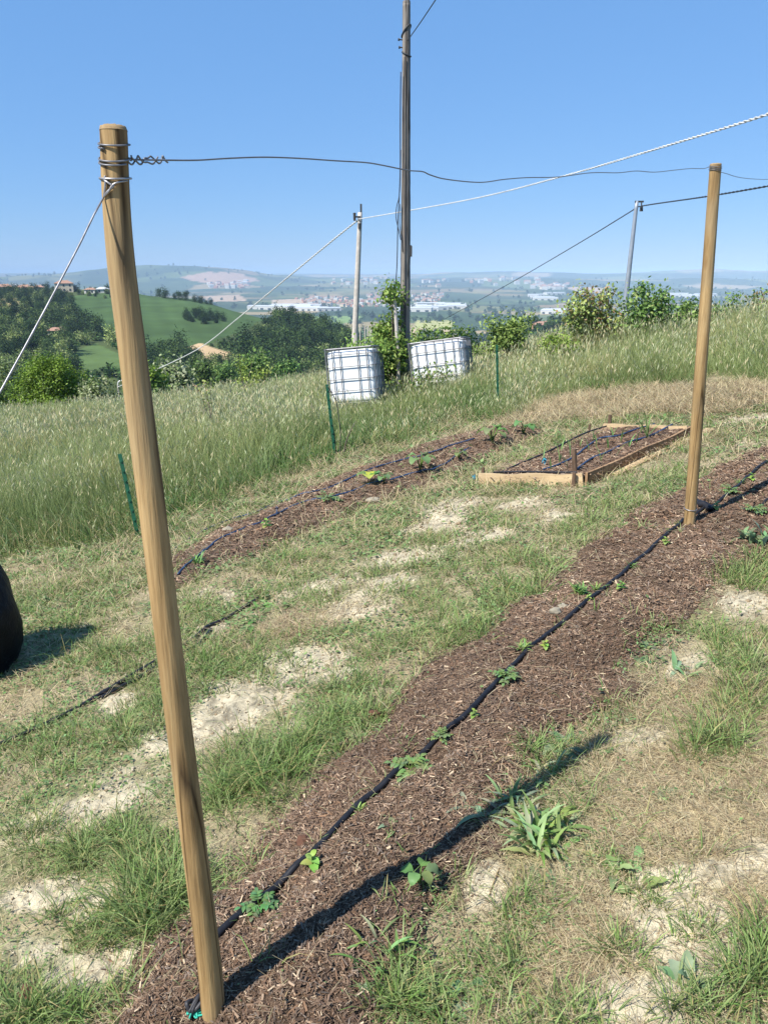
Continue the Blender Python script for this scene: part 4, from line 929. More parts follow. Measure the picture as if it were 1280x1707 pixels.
for (a, b_, c, d, lab) in [(465, 1700, 480, 1655, 'pale dry stalk lying on the mulch right of the front post'), (815, 1495, 832, 1450, 'pale dry stalk lying at the edge of the mulch')]:
    p, q = gp(a, b_), gp(c, d); mb = MB(); mb.tube([p + up * .006, p.lerp(q, .5) + up * .012, q + up * .006], .0018, 5); o = mb.build('dry_stalk', M['endgrain'], None); tag(o, lab, 'stalk')
def gstake(px0, py0, px1, py1, Y, label, w_=.028, dark=False):
    b = gp(px1, py1); Y = b.y; b.z -= .05; t = at(px0, py0, Y); X = (t - b).normalized(); s = Vector((1, 0, 0)); n_ = X.cross(s).normalized(); mb = MB(); L = (t - b).length
    def bar(c, hw, hd): 
        v = [b + X * z + s * (c[0] + x * hw) + n_ * (c[1] + y * hd) for z in (0, L) for x, y in ((-1, -1), (1, -1), (1, 1), (-1, 1))]
        mb.add(v, [(0, 1, 5, 4), (1, 2, 6, 5), (2, 3, 7, 6), (3, 0, 4, 7), (3, 2, 1, 0), (4, 5, 6, 7)])
    bar((0, 0), w_ / 2, .0025); bar((0, .0145), .0025, .0118)
    for k in range(8):
        c = b + X * (L * (.15 + .11 * k)); mb.box(c - n_ * .006, (.016, .012, .012))
    o = mb.build('green_stake', M['green'], None, False, b); return tag(o, label, 'stake', 'green metal fence stakes'), b, t, X
gstake(200, 757, 232, 896, 8.6, 'dark green metal stake right behind the front post in the tall grass', .035)
g2, gb, gt, gX = gstake(545, 641, 559, 762, 10.9, 'green metal stake wrapped with dark wire in front of the left tank', .034)
gstake(828, 575, 830, 680, 13.4, 'upright green metal stake in the meadow right of the tanks', .034)
mb = MB(); mb.tube(spline([gb + Vector((.05, -.02, 0)), gb + Vector((.07, -.01, .3)), gb + Vector((.05, 0, .55)), gb + Vector((.02, 0, .75)), gt + Vector((0.01, 0, -.02))], 6), .006, 5); mb.tube(spline([gb + Vector((.02, .02, 0)), gb + Vector((-.02, .02, .4)), gt + Vector((-.01, .01, -.1))], 6), .008, 5); o = mb.build('wire_bundle', M['iron'], None, True); tag(o, 'dark wire bundle standing against the green stake by the left tank', 'wire')
mb = MB(); mb.tube(spline([gb + Vector((.09, 0, 0)), gb + Vector((.15, 0, .28)), gb + Vector((.26, 0, .5))], 6), [.012 - .0007 * i for i in range(13)], 5); o = mb.build('dry_branch', M['bark'], None, True); tag(o, 'bare dark branch leaning beside the wire wrapped stake', 'branch')
for i, (x, y0, y1) in enumerate([(591.5, 548, 588), (594, 556, 588), (600, 541, 586), (608, 541, 586), (613, 543, 586), (619, 536, 584)]):
    Y = 23.5 + i * .25; b = at(x + 1.5, y1, Y); t = at(x, y0, Y); b.z = min(b.z, gz(b.x, b.y)); mb = MB(); mb.tube([b, t], [.022, .018], 7); o = mb.build('vine_stake', M['concrete'], None, False, b); tag(o, 'thin pale vineyard stake behind the left tank', 'stake', 'pale vineyard stakes')
b = at(665, 612, 16.0); t = at(657, 487, 16.0); b.z = gz(b.x, b.y); mb = MB(); mb.tube([b, b.lerp(t, .5) + Vector((.02, 0, 0)), t], [.045, .04, .032], 9, jit=.04); o = mb.build('leaning_stake', M['concrete'], None, False, b); tag(o, 'pale leaning stake in the vines beside the utility pole', 'stake')
# ================================================================= SHRUBS AND SMALL TREES NEARBY
def crown(blobs, n, size, cols, flat=0, clump=10, sd_=1, up_=.35, outw=.5, shell=.25):
    r = np.random.default_rng(sd_); out = []; vol = np.array([b[3] * b[4] * b[5] for b in blobs]) ** .75; pr = vol / vol.sum()
    nc = max(4, n // clump); k = r.choice(len(blobs), nc, p=pr); B = np.array([b[:6] for b in blobs])[k]
    d = r.normal(size=(nc, 3)); d /= np.linalg.norm(d, axis=1, keepdims=True); rad = r.uniform(shell, 1.0, (nc, 1)) ** .5
    cen = B[:, :3] + d * rad * B[:, 3:6]
    P = np.repeat(cen, clump, 0) + r.normal(size=(nc * clump, 3)) * size * 1.15
    cc = np.array(cols)[r.choice(len(cols), nc)] * r.uniform(.8, 1.2, (nc, 1)); C = np.repeat(cc, clump, 0) * r.uniform(.75, 1.25, (nc * clump, 1))
    O = (P - np.repeat(B[:, :3], clump, 0)) / np.repeat(B[:, 3:6], clump, 0); O /= np.linalg.norm(O, axis=1, keepdims=True) + 1e-9
    return leafquads(P, size * r.uniform(.7, 1.3, len(P)), C, flat, r, up_, O * outw)
def shrub(name, label, catg, Y, box, base, n, size, cols, blobs=None, sd_=1, trunk=.03, limbs=6, group=None, clump=10, bark='bark'):
    """box = pixel box of the crown (x0,y0,x1,y1); base = pixel x of the foot"""
    x0, y0, x1, y1 = box; r = random.Random(sd_); bp = at(base, y1, Y); bp.z = gz(bp.x, bp.y) if Y < 34 else float(H(bp.x, bp.y))
    dep = (at(640, 853, Y) - cam.location).length; sx = (x1 - x0) / F * dep; sz = (y1 - y0) / F * dep
    if blobs is None:
        blobs = [(.5, .45, .36, .36)] + [(r.uniform(.22, .78), r.uniform(.2, .85), r.uniform(.14, .24), r.uniform(.14, .24)) for _ in range(7)]
    BL = []
    for (u, v, ru, rv) in blobs:
        c = at(x0 + (x1 - x0) * u, y1 + (y0 - y1) * v, Y); BL.append((c.x - bp.x, r.uniform(-.25, .25) * sx, c.z - bp.z, ru * sx, max(ru * sx * .8, .12), rv * sz))
    t = thing(name, label, catg, bp, group)
    V, Q, C = crown(BL, n, size, cols, 0, clump, sd_); npmesh('crown', V, Q, C, M['leaf'], t)
    mb = MB()
    if trunk:
        top = Vector((sum(b[0] for b in BL) / len(BL), 0, max(b[2] for b in BL)))
        mb.tube(spline([Vector((0, 0, -.15)), top * .35 + Vector((r.uniform(-.05, .05), 0, 0)), top * .65, top], 4), [trunk * (1 - .06 * i) for i in range(13)], 8, jit=.05)
        for b in BL[:limbs]: mb.tube(spline([top * r.uniform(.15, .45), Vector(b[:3]) * .7 + Vector((0, 0, -.05)), Vector(b[:3])], 4), [trunk * (.55 - .05 * i) for i in range(9)], 6)
        o = mb.build('trunk', M[bark], t, True)
    return t
G1 = [lin(140, 166, 90), lin(128, 154, 80), lin(122, 150, 76), lin(92, 120, 56), lin(132, 156, 80), lin(78, 106, 50)]; G2 = [lin(142, 164, 78), lin(124, 150, 66), lin(158, 176, 92)]; G3 = [lin(150, 172, 96), lin(130, 154, 82), lin(172, 180, 108), lin(142, 164, 90), lin(160, 136, 96)]
G4 = [lin(116, 142, 48), lin(132, 156, 58), lin(96, 122, 42)]; G5 = [lin(150, 162, 118), lin(118, 136, 86), lin(180, 186, 150), lin(92, 112, 62)]; G6 = [lin(72, 98, 48), lin(88, 114, 56)]
MB.colored = False
def fr(box, base, label, sd_, cols=G3, Y=17.5, n=2200, size=.08, **k): return shrub('fruit_tree', label, 'tree', Y, box, base, n, size, cols, sd_=sd_, group='small trees beyond the tall grass', **k)
fr((934, 482, 1040, 590), 1000, 'spreading small fruit tree with bronze tinted leaves left of the steel pole', 3, Y=17.0, n=2900, blobs=[(.3, .72, .24, .18), (.62, .7, .2, .2), (.8, .5, .2, .22), (.45, .45, .26, .25), (.2, .55, .16, .14), (.7, .92, .09, .12), (.3, .95, .08, .08), (.85, .2, .14, .16), (.1, .76, .1, .08)])
fr((1034, 474, 1114, 590), 1066, 'small fruit tree with a bare lower trunk just right of the steel pole', 4, G1 + G3[:3], Y=16.6, n=2300, blobs=[(.4, .7, .3, .16), (.75, .65, .25, .16), (.45, .92, .13, .09), (.3, .5, .24, .12), (.8, .82, .16, .1), (.65, .42, .28, .12)])
fr((1108, 500, 1172, 570), 1140, 'low leafy shrub between the fruit tree and the right post', 5, G1, 17.2, 1600)
fr((1160, 505, 1205, 575), 1190, 'dark shrub half hidden behind the right post', 6, G6 + G1, 17.6, 1100)
fr((1196, 492, 1240, 580), 1218, 'spindly young tree right of the right post', 7, G1, 17.8, 700, blobs=[(.5, .85, .22, .1), (.35, .6, .25, .14), (.65, .5, .26, .12), (.5, .3, .3, .14)])
fr((1232, 474, 1300, 580), 1262, 'spindly young tree with reddish tips at the right edge', 8, G3, 18.2, 1000, blobs=[(.3, .85, .14, .1), (.7, .8, .16, .12), (.4, .55, .25, .14), (.75, .5, .22, .16), (.5, .3, .34, .14)])
shrub('shrub', 'dense green shrub behind the upright green stake', 'shrub', 17.5, (802, 524, 892, 604), 846, 2600, .075, G1, sd_=11, group=None)
shrub('shrub', 'low bright yellow green shrub in the meadow below the fruit trees', 'shrub', 15.5, (894, 558, 982, 606), 938, 2200, .06, G2, sd_=12)
shrub('hedge', 'dense green bramble hedge rising behind the right tank', 'hedge', 17.6, (686, 545, 798, 640), 745, 5200, .08, [lin(112, 140, 68), lin(130, 156, 78), lin(148, 170, 90), lin(96, 122, 58)], sd_=13, trunk=.02, blobs=[(.15, .6, .2, .36), (.38, .62, .2, .34), (.6, .66, .2, .32), (.82, .6, .18, .34), (.3, .3, .25, .3), (.7, .3, .25, .3), (.95, .35, .12, .3)])
shrub('vine', 'sunlit vine mass climbing a stake between the utility pole and the left tank', 'vine', 16.2, (614, 474, 692, 690), 655, 9500, .085, [lin(142, 160, 76), lin(118, 142, 62), lin(160, 172, 92), lin(92, 118, 50)], sd_=14, trunk=.03,
      blobs=[(.5, .95, .12, .045), (.55, .9, .16, .05), (.5, .66, .16, .1), (.35, .58, .22, .1), (.5, .48, .28, .1), (.3, .42, .22, .09), (.45, .34, .3, .1), (.5, .2, .32, .12), (.55, .08, .35, .1), (.9, .14, .16, .1), (.85, .08, .2, .09)])
shrub('vine', 'leafy vine shoots over the top edge of the left tank', 'vine', 14.9, (578, 568, 640, 592), 640, 420, .07, G2, sd_=15, trunk=0, blobs=[(.1, .6, .1, .3), (.4, .5, .18, .28), (.7, .5, .2, .3), (.9, .5, .2, .4)])
shrub('vine', 'leafy vine shoots hanging in front of the right tank', 'vine', 14.4, (686, 600, 764, 666), 690, 420, .07, G1, sd_=16, trunk=.012, limbs=4, blobs=[(.15, .45, .18, .28), (.45, .6, .12, .1), (.55, .85, .05, .12), (.75, .72, .14, .1), (.35, .3, .2, .2)])
shrub('sapling', 'young tree with two bright leafy shoots in the meadow left of the tanks', 'tree', 19.5, (386, 596, 458, 668), 404, 620, .075, G2, sd_=17, trunk=.02, limbs=9, blobs=[(.2, .88, .08, .1), (.24, .66, .09, .12), (.3, .42, .13, .13), (.5, .42, .12, .12), (.65, .55, .09, .08), (.8, .68, .09, .08), (.92, .74, .06, .07), (.38, .22, .16, .12)])
shrub('sapling', 'thin sapling with sparse reddish leaves standing in the meadow', 'tree', 13.0, (326, 630, 366, 716), 359, 130, .045, G3, sd_=18, trunk=.014, limbs=5, clump=3, blobs=[(.2, .85, .2, .12), (.4, .75, .25, .12), (.6, .9, .2, .1), (.5, .62, .25, .1)])
shrub('acacia_bush', 'bright yellow green bush at the left behind the meadow', 'bush', 27, (14, 588, 146, 725), 80, 20000, .08, G4, sd_=19, trunk=.08, blobs=[(.5, .6, .34, .28), (.3, .7, .2, .2), (.62, .74, .2, .2), (.2, .45, .2, .24), (.45, .88, .16, .1), (.8, .55, .18, .2), (.35, .3, .3, .2), (.65, .3, .28, .2), (.12, .28, .14, .14), (.72, .86, .1, .07)])
shrub('white_leaved_tree', 'tree with pale shimmering leaves beside the bright bush', 'tree', 25, (128, 614, 204, 720), 168, 3000, .10, G5, sd_=20, trunk=.05)
shrub('bush', 'dark bush cut off by the left edge below the guy wire', 'bush', 27, (-50, 618, 34, 715), -5, 3600, .11, G6 + G1, sd_=21, trunk=.05)
shrub('bush', 'pale blossoming bush at the left edge', 'bush', 31, (-20, 600, 30, 660), 5, 1600, .11, G5, sd_=22, trunk=.04)
shrub('bush', 'dark green bush hidden behind the front post', 'bush', 29, (186, 640, 252, 720), 220, 2600, .11, G6 + G1, sd_=23, trunk=.04)
LT = [(252, 598, 330, 652, 72, G5, 'greyish round tree on the slope right of the front post'), (232, 612, 268, 660, 60, G4, 'bright tree just right of the front post'), (318, 600, 352, 640, 90, G6, 'dark round tree on the slope below the ploughed plot'), (350, 606, 396, 642, 96, G6 + G1, 'dark green tree below the ploughed plot'), (412, 590, 452, 640, 80, G1, 'tree with yellowish top behind the bright sapling'), (452, 606, 500, 640, 88, G6 + G1, 'dark tree right of the sapling at the foot of the wood')]
for i, (a, b_, c, d, Y, cols, lab) in enumerate(LT):
    shrub('slope_tree', lab, 'tree', Y, (a, b_, c, d + 12), (a + c) / 2, 2600, .36, cols, sd_=40 + i, trunk=.16)

# ================================================================= GRASS
def pick(n, y0, y1, tmax, fn, pw=1.0):
    out = []; got = 0
    while got < n:
        k = 120000; u = rng.uniform(0, 1, k); y = (y0 ** pw + u * (y1 ** pw - y0 ** pw)) ** (1 / pw); x = rng.uniform(-tmax, tmax, k) * y
        p = fn(x, y); m_ = rng.uniform(0, 1, k) < p; out.append(np.stack([x[m_], y[m_]], 1)); got += m_.sum()
    return np.concatenate(out)[:n]
PLX = np.array([A[:2], B[:2], C_[:2], D_[:2]])
def in_planter(x, y): return inside(x, y, PLX)
# meadow
def mead_d(x, y):
    px, py, bare, straw, mead, bed = masks(x, y)
    d = mead * (.45 + .75 * sm(.3, .6, fbm(x * .7, y * .7, 3, 101))) * (1 - bed)
    path = np.exp(-((px - 720) / 110) ** 2 - ((py - 695) / 16) ** 2); return np.clip(d * (1 - .6 * path), 0, 1)
def mead_h(x, y):
    z = G0(x, y); px, py = proj(x, y, z)
    h = .40 + .22 * fbm(x * .5, y * .5, 3, 102)
    h = h + .14 * sm(850, 1000, px) * sm(690, 620, py) + .10 * sm(1120, 1240, px) * sm(660, 610, py)
    edge = np.interp(px, MEADOW[:, 0], MEADOW[:, 1]) - py
    h = h * (.45 + .55 * sm(0, 60, edge))
    tk = np.exp(-((px - 670) / 130) ** 2 - ((py - 690) / 40) ** 2); return h * (1 - .5 * tk)
N = 300000
p = pick(N, 5.2, 30, .70, mead_d, 1.15); x, y = p[:, 0], p[:, 1]; z = G(x, y); h = mead_h(x, y) * rng.uniform(.45, 1.2, N) * (.72 + .56 * fbm(x * 1.4, y * 1.4, 3, 107))
tone = fbm(x * .9, y * .9, 3, 103)[:, None]
edge = np.interp(proj(x, y, z)[0], MEADOW[:, 0], MEADOW[:, 1]) - proj(x, y, z)[1]
patch = sm(.42, .62, fbm(x * .45, y * .45, 3, 105))[:, None]
g_a = np.array(lin(110, 136, 70)) * (1 - tone) + np.array(lin(154, 164, 102)) * tone; g_a = g_a * (1 - .35 * patch) + np.array(lin(104, 130, 66)) * .35 * patch
dk_ = (sm(60, 10, edge) * sm(880, 780, proj(x, y, z)[0]) * (rng.uniform(0, 1, N) < .7))[:, None]; g_a = g_a * (1 - dk_) + np.array(lin(84, 116, 56)) * dk_
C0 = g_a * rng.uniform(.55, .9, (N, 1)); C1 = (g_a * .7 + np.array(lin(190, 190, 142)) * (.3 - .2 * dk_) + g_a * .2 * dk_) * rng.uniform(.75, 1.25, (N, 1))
dry = rng.uniform(0, 1, N) < (.06 + .35 * sm(.55, .7, fbm(x * .6 + 5, y * .6, 3, 104))); C1[dry] = np.array(lin(196, 178, 126)) * rng.uniform(.8, 1.1, (dry.sum(), 1))
wind = 2.2 + 5 * (fbm(x * .5, y * .5, 2, 108) - .5) + rng.normal(0, 1.2, N); wd = np.clip(.0036 * y / 7, .003, .0095) * rng.uniform(.7, 1.5, N) * (1 + dk_[:, 0])
Pm = np.stack([x, y, z], 1)
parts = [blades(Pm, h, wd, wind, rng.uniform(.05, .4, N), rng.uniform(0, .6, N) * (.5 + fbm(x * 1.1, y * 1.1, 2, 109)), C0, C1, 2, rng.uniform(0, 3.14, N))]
# seed heads
k = (rng.uniform(0, 1, N) < .12 + .34 * sm(.4, .6, fbm(x * .6 + 3, y * .6, 3, 110))) & (dk_[:, 0] < .3); M_ = k.sum(); ln = h[k] * .3; tip = parts[0][0].reshape(N, 3, 2, 3)[k, 2].mean(1)
sl = rng.uniform(.035, .075, M_) * np.clip(y[k] / 9, .8, 1.5); dd = rng.normal(0, .45, (M_, 3)); dd[:, 2] = 1; dd /= np.linalg.norm(dd, axis=1, keepdims=True)
sd2 = rng.normal(size=(M_, 3)); sd2[:, 2] *= .2; sd2 /= np.linalg.norm(sd2, axis=1, keepdims=True); sw = sd2 * (sl * .085)[:, None]
V = np.stack([tip - dd * .01, tip + dd * sl[:, None] * .4 + sw, tip + dd * sl[:, None], tip + dd * sl[:, None] * .4 - sw], 1).reshape(-1, 3)
hc = np.where(rng.uniform(0, 1, (M_, 1)) < .6, np.array(lin(190, 194, 152))[None], np.array(lin(210, 196, 156))[None]) * rng.uniform(.75, 1.15, (M_, 1))
parts.append((V, np.arange(4 * M_).reshape(-1, 4), np.repeat(hc, 4, 0)))
V, Q, C = cat(parts); tag(npmesh('meadow_grass', V, Q, C, M['grass']), 'tall seeding meadow grass covering the slope behind the beds', 'grass', kind='stuff')
# short grass of the garden
TUFT = [(260, 880, 60, 24, .26), (330, 842, 70, 20, .26), (430, 818, 70, 18, .25), (500, 782, 60, 18, .27), (570, 758, 70, 16, .27), (650, 738, 70, 14, .25), (740, 712, 60, 12, .24), (800, 700, 40, 8, .24), (1000, 655, 60, 8, .3), (1120, 642, 60, 8, .3), (430, 1295, 85, 55, .17), (480, 1255, 45, 40, .17), (380, 1330, 50, 40, .13), (250, 1530, 60, 65, .19), (285, 1490, 40, 40, .16), (600, 1170, 85, 42, .13), (555, 1205, 45, 25, .12), (775, 1045, 75, 32, .14), (720, 1075, 60, 25, .12), (885, 968, 55, 38, .15), (845, 1000, 50, 25, .12), (1065, 830, 70, 34, .17), (1115, 800, 40, 26, .15), (1010, 858, 60, 24, .13), (940, 900, 60, 22, .11), (1235, 1150, 45, 55, .15), (1185, 1245, 60, 30, .14), (1255, 1610, 38, 60, .15), (640, 1660, 60, 50, .11), (850, 1605, 80, 45, .07), (870, 1520, 60, 40, .08), (1245, 955, 40, 32, .15), (210, 1420, 95, 36, .11), (120, 1440, 60, 36, .10), (60, 1395, 50, 30, .1), (160, 1560, 40, 30, .10), (90, 1690, 60, 30, .10), (20, 1690, 50, 40, .12), (250, 1200, 60, 40, .12), (200, 1230, 60, 26, .1), (430, 1100, 90, 40, .09), (360, 1120, 50, 40, .1), (690, 1000, 80, 30, .09), (760, 960, 60, 20, .09), (480, 945, 80, 25, .10), (600, 895, 90, 22, .10), (700, 850, 80, 16, .09), (800, 800, 40, 20, .1), (950, 1690, 60, 30, .1), (1120, 740, 90, 26, .1), (1230, 720, 60, 24, .1), (560, 745, 130, 20, .2), (330, 830, 60, 30, .2), (170, 960, 120, 40, .13), (80, 1010, 80, 40, .13), (140, 1100, 110, 30, .12), (330, 1010, 40, 30, .1), (1000, 1160, 30, 20, .1), (900, 1260, 60, 24, .11), (800, 1640, 50, 40, .07), (700, 1690, 50, 30, .08), (1030, 1600, 40, 40, .08), (1170, 1690, 60, 24, .13), (1150, 1560, 40, 20, .07), (1090, 1500, 70, 30, .06)]
def short_d(x, y):
    px, py, bare, straw, mead, bed = masks(x, y)
    n = .5 * fbm(x * 2.6, y * 2.6, 4, 111) + .5 * fbm(x * 6, y * 6, 3, 112)
    d = (.05 + .6 * sm(.5, .62, n)) * (1 - .93 * bare) * (1 - (.85 - .45 * sm(760, 700, py)) * straw) * (1 - .96 * bed) * (1 - .7 * mead)
    d = d * (1 - .7 * sm(680, 780, px) * sm(1150, 1280, py))
    return np.where(in_planter(x, y), 0, d)
nc = 9800; cpt = pick(nc, 1.15, 11.5, .76, short_d, 1.0); ch_ = rng.uniform(.035, .085, nc); cn = rng.integers(5, 13, nc); spr = rng.uniform(.02, .05, nc)
ex = []
for (a, b_, rx, ry, hh) in TUFT:
    ar = rx * ry; n_ = int((8 + ar / 75) * (.45 if a > 720 and b_ > 1300 and a < 1200 else .85))
    for _ in range(n_):
        th, q = rnd.uniform(0, 6.28), math.sqrt(rnd.random()) ; g_ = hit_plane(a + rx * q * math.cos(th), b_ + ry * q * math.sin(th), G0, .5, 40, 1500); ex.append((g_.x, g_.y, (hh >= .24) * 1.0, hh * rnd.uniform(.4, 1.05) * (1.15 - .35 * q)))
ex = np.array(ex); ok = (bed_h(ex[:, 0], ex[:, 1], 0)[0] < .03) & ~in_planter(ex[:, 0], ex[:, 1]); ex = ex[ok]
cpt = np.vstack([cpt, ex[:, :2]]); dkf = np.concatenate([np.zeros(len(ch_)), ex[:, 2]]); ch_ = np.concatenate([ch_, ex[:, 3]]); cn = np.concatenate([cn, np.full(len(ex), 16)]); spr = np.concatenate([spr, np.full(len(ex), .03)])
i_ = np.repeat(np.arange(len(cpt)), cn); N = len(i_); ang = rng.uniform(0, 6.28, N); rr_ = np.abs(rng.normal(0, 1, N)) * spr[i_] * np.clip(cpt[i_, 1] / 3, .8, 2)
x = cpt[i_, 0] + rr_ * np.cos(ang); y = cpt[i_, 1] + rr_ * np.sin(ang); z = G(x, y) - .004; h = ch_[i_] * rng.uniform(.5, 1.25, N)
ctone = rng.uniform(0, 1, (len(cpt), 1)); cc = np.array(lin(116, 152, 76)) * ctone + np.array(lin(158, 174, 114)) * (1 - ctone); cc *= rng.uniform(.7, 1.08, (len(cpt), 1)); cc = np.where(dkf[:, None] > .5, cc * np.array([.62, .72, .6]), cc)
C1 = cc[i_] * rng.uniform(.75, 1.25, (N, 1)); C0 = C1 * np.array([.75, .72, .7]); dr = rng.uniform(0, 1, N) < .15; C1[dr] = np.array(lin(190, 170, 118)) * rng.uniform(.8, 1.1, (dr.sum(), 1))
wd = np.clip(.0042 * np.maximum(1, y / 3.0) ** .7, .003, .010) * rng.uniform(.6, 1.4, N)
print('short blades', N)
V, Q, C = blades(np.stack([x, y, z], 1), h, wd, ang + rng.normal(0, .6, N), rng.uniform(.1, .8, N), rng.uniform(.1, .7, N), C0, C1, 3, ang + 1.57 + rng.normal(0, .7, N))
tag(npmesh('short_grass', V, Q, C, M['grass']), 'patchy short grass and tufts between the mulch beds', 'grass', kind='stuff')
# low creeping leaves
def herb_d(x, y):
    px, py, bare, straw, mead, bed = masks(x, y); n = fbm(x * 3.1 + 4, y * 3.1, 4, 121)
    return np.where(in_planter(x, y), 0, (.05 + .9 * sm(.45, .6, n)) * (1 - .96 * bare) * (1 - .8 * straw) * (1 - .99 * bed) * (1 - .8 * mead))
N = 40000; p = pick(N, 1.15, 11, .76, herb_d, .9); z = G(p[:, 0], p[:, 1]) + rng.uniform(.002, .03, N)
C = vary(lin(122, 146, 92), N, .35, .12); dr = rng.uniform(0, 1, N) < .06; C[dr] = vary(lin(166, 152, 112), dr.sum(), .2, .08)
V, Q, C = leafquads(np.stack([p[:, 0], p[:, 1], z], 1), np.clip(.011 * p[:, 1] / 2, .009, .045) * rng.uniform(.6, 1.5, N), C, .7, rng, 1.2)
tag(npmesh('creeping_herbs', V, Q, C, M['leaf']), 'low creeping leafy herbs in the thin grass', 'ground cover', kind='stuff')
# loose crumbs of earth
def crumb_d(x, y):
    px, py, bare, straw, mead, bed = masks(x, y); return np.where(in_planter(x, y), 0, (.12 + .88 * sm(.15, .6, bare) * (1 - .5 * sm(.8, 1, bare))) * (1 - .97 * bed) * (1 - mead))
N = 18000; p = pick(N, 1.1, 9, .76, crumb_d, .8); x, y = p[:, 0], p[:, 1]; r_ = np.minimum(rng.lognormal(-.2, .55, N), 2.4) * .0034 * np.clip(y / 2.2, .8, 2.5)
z = G(x, y) + .018 * masks(x, y)[2] * (fbm(x * 14, y * 14, 3, 71) - .35) + r_ * .2
O6 = np.array([(1, 0, 0), (0, 1, 0), (-1, 0, 0), (0, -1, 0), (0, 0, .75), (0, 0, -.7)]); F8 = np.array([(0, 1, 4), (1, 2, 4), (2, 3, 4), (3, 0, 4), (1, 0, 5), (2, 1, 5), (3, 2, 5), (0, 3, 5)])
V = O6[None] * r_[:, None, None] * rng.uniform(.55, 1.35, (N, 6, 1)) + np.stack([x, y, z], 1)[:, None, :]; a = rng.uniform(0, 6.28, N)
c = np.where(rng.uniform(0, 1, (N, 1)) < .75, np.array(lin(184, 172, 148))[None], np.array(lin(140, 122, 98))[None]) * rng.uniform(.7, 1.15, (N, 1))
tag(npmesh('earth_crumbs', V.reshape(-1, 3), (np.arange(N)[:, None, None] * 6 + F8[None]).reshape(-1, 3), np.repeat(c, 6, 0), M['chip']), 'loose crumbs of pale earth on the bare patches', 'crumbs', kind='stuff')
# clods in the mulch
for bi, n_ in ((0, 5000), (1, 1500)):
    P_ = BEDS[bi][2]; N = n_; yy = rng.uniform(max(1, P_[:, 1].min()), min(9, P_[:, 1].max()), N * 12); xx = rng.uniform(P_[:, 0].min(), P_[:, 0].max(), N * 12); kk = inside(xx, yy, P_) & (np.min([dist_poly(xx, yy, q) for q in HP], 0) > .02) & (rng.uniform(0, 1, N * 12) < .15 + sm(.45, .7, fbm(xx * 3, yy * 3, 3, 151))); x, y = xx[kk][:N], yy[kk][:N]; N = len(x)
    r_ = np.minimum(rng.lognormal(-.1, .5, N), 1.9) * .005 * np.clip(y / 2.4, .8, 2.2); z = bedz(x, y, bi) + r_ * .4
    V = O6[None] * r_[:, None, None] * rng.uniform(.5, 1.4, (N, 6, 1)) + np.stack([x, y, z], 1)[:, None, :]; c = np.array(lin(108, 86, 70))[None] * rng.uniform(.55, 1.25, (N, 1))
    tag(npmesh('soil_clods', V.reshape(-1, 3), (np.arange(N)[:, None, None] * 6 + F8[None]).reshape(-1, 3), np.repeat(c, 6, 0), M['chip']), 'small dark clods of earth lying in the mulch', 'clods', kind='stuff')
# dry straw
def straw_d(x, y):
    px, py, bare, straw, mead, bed = masks(x, y)
    return np.where(in_planter(x, y), 0, (.09 + .8 * straw + .4 * sm(720, 800, px) * sm(1200, 1300, py) + .12 * sm(.5, .65, fbm(x * 2, y * 2, 3, 131))) * (1 - .72 * bare) * (1 - .9 * bed) * (1 - .8 * mead))
N = 134000; p = pick(N, 1.1, 12.5, .76, straw_d, 1.1); x, y = p[:, 0], p[:, 1]; z = G(x, y) + rng.uniform(0, .015, N)
h = rng.uniform(.03, .11, N) * np.clip(y / 3, .7, 2.6); c = vary(lin(200, 184, 146), N, .34, .06); dk = rng.uniform(0, 1, N) < .3; c[dk] = vary(lin(146, 126, 98), dk.sum(), .2, .06)
az = rng.uniform(0, 6.28, N)
V, Q, C = blades(np.stack([x, y, z], 1), h, np.clip(.0018 * y / 2.2, .0015, .006) * rng.uniform(.7, 1.4, N), az, rng.uniform(.75, 1.0, N), rng.uniform(-.3, .25, N), c, c, 2, az + 1.57 + rng.normal(0, .5, N))
V = V.reshape(N, 3, 2, 3); lift = rng.uniform(.0, .5, (N, 1)) * np.clip(y / 5, .8, 1.3)[:, None]; base = V[:, 0:1, :, 2:3]; V[..., 2:3] = base + (V[..., 2:3] - base) * lift[:, :, None, None] + .003
tag(npmesh('dry_straw', V.reshape(-1, 3), Q, C, M['grass']), 'dry mown straw scattered over the bare soil', 'straw', kind='stuff')

# ================================================================= OPPOSITE HILLSIDE
def tree_proto(sd_, hgt, wid, cols, n=1050, tall=False):
    r = np.random.default_rng(sd_); bl = []
    if tall: bl = [(0, 0, hgt * (.2 + .14 * k), wid * (.3 - .035 * k), wid * (.3 - .035 * k), hgt * .13) for k in range(6)]
    else:
        for k in range(9):
            a = r.uniform(0, 6.28); q = r.uniform(.0, .3) * wid; bl.append((q * math.cos(a), q * math.sin(a), hgt * r.uniform(.22, .8), wid * r.uniform(.17, .3), wid * r.uniform(.17, .3), hgt * r.uniform(.14, .24)))
    if not tall: bl += [(wid * .16 * math.cos(q), wid * .16 * math.sin(q), hgt * .17, wid * .26, wid * .26, hgt * .19) for q in (0.3, 2.4, 4.5)]
    V, Q, C = crown(bl, n, .62 if not tall else .4, cols, 0, 6, sd_, .2, 1.8, .6)
    mb = MB(); MB.colored = True; mb.tc = lin(70, 58, 46); mb.tube([Vector((0, 0, -.8)), Vector((0, 0, hgt * .25)), Vector((.1, 0, hgt * .6))], [.22, .18, .08], 5); MB.colored = False
    return V, Q, C, mb
TC = [lin(58, 80, 44), lin(68, 90, 48), lin(50, 70, 40), lin(80, 100, 54)]; TP = [lin(136, 146, 98), lin(116, 134, 80), lin(128, 146, 74)]; TD = [lin(50, 68, 40), lin(60, 80, 44)]
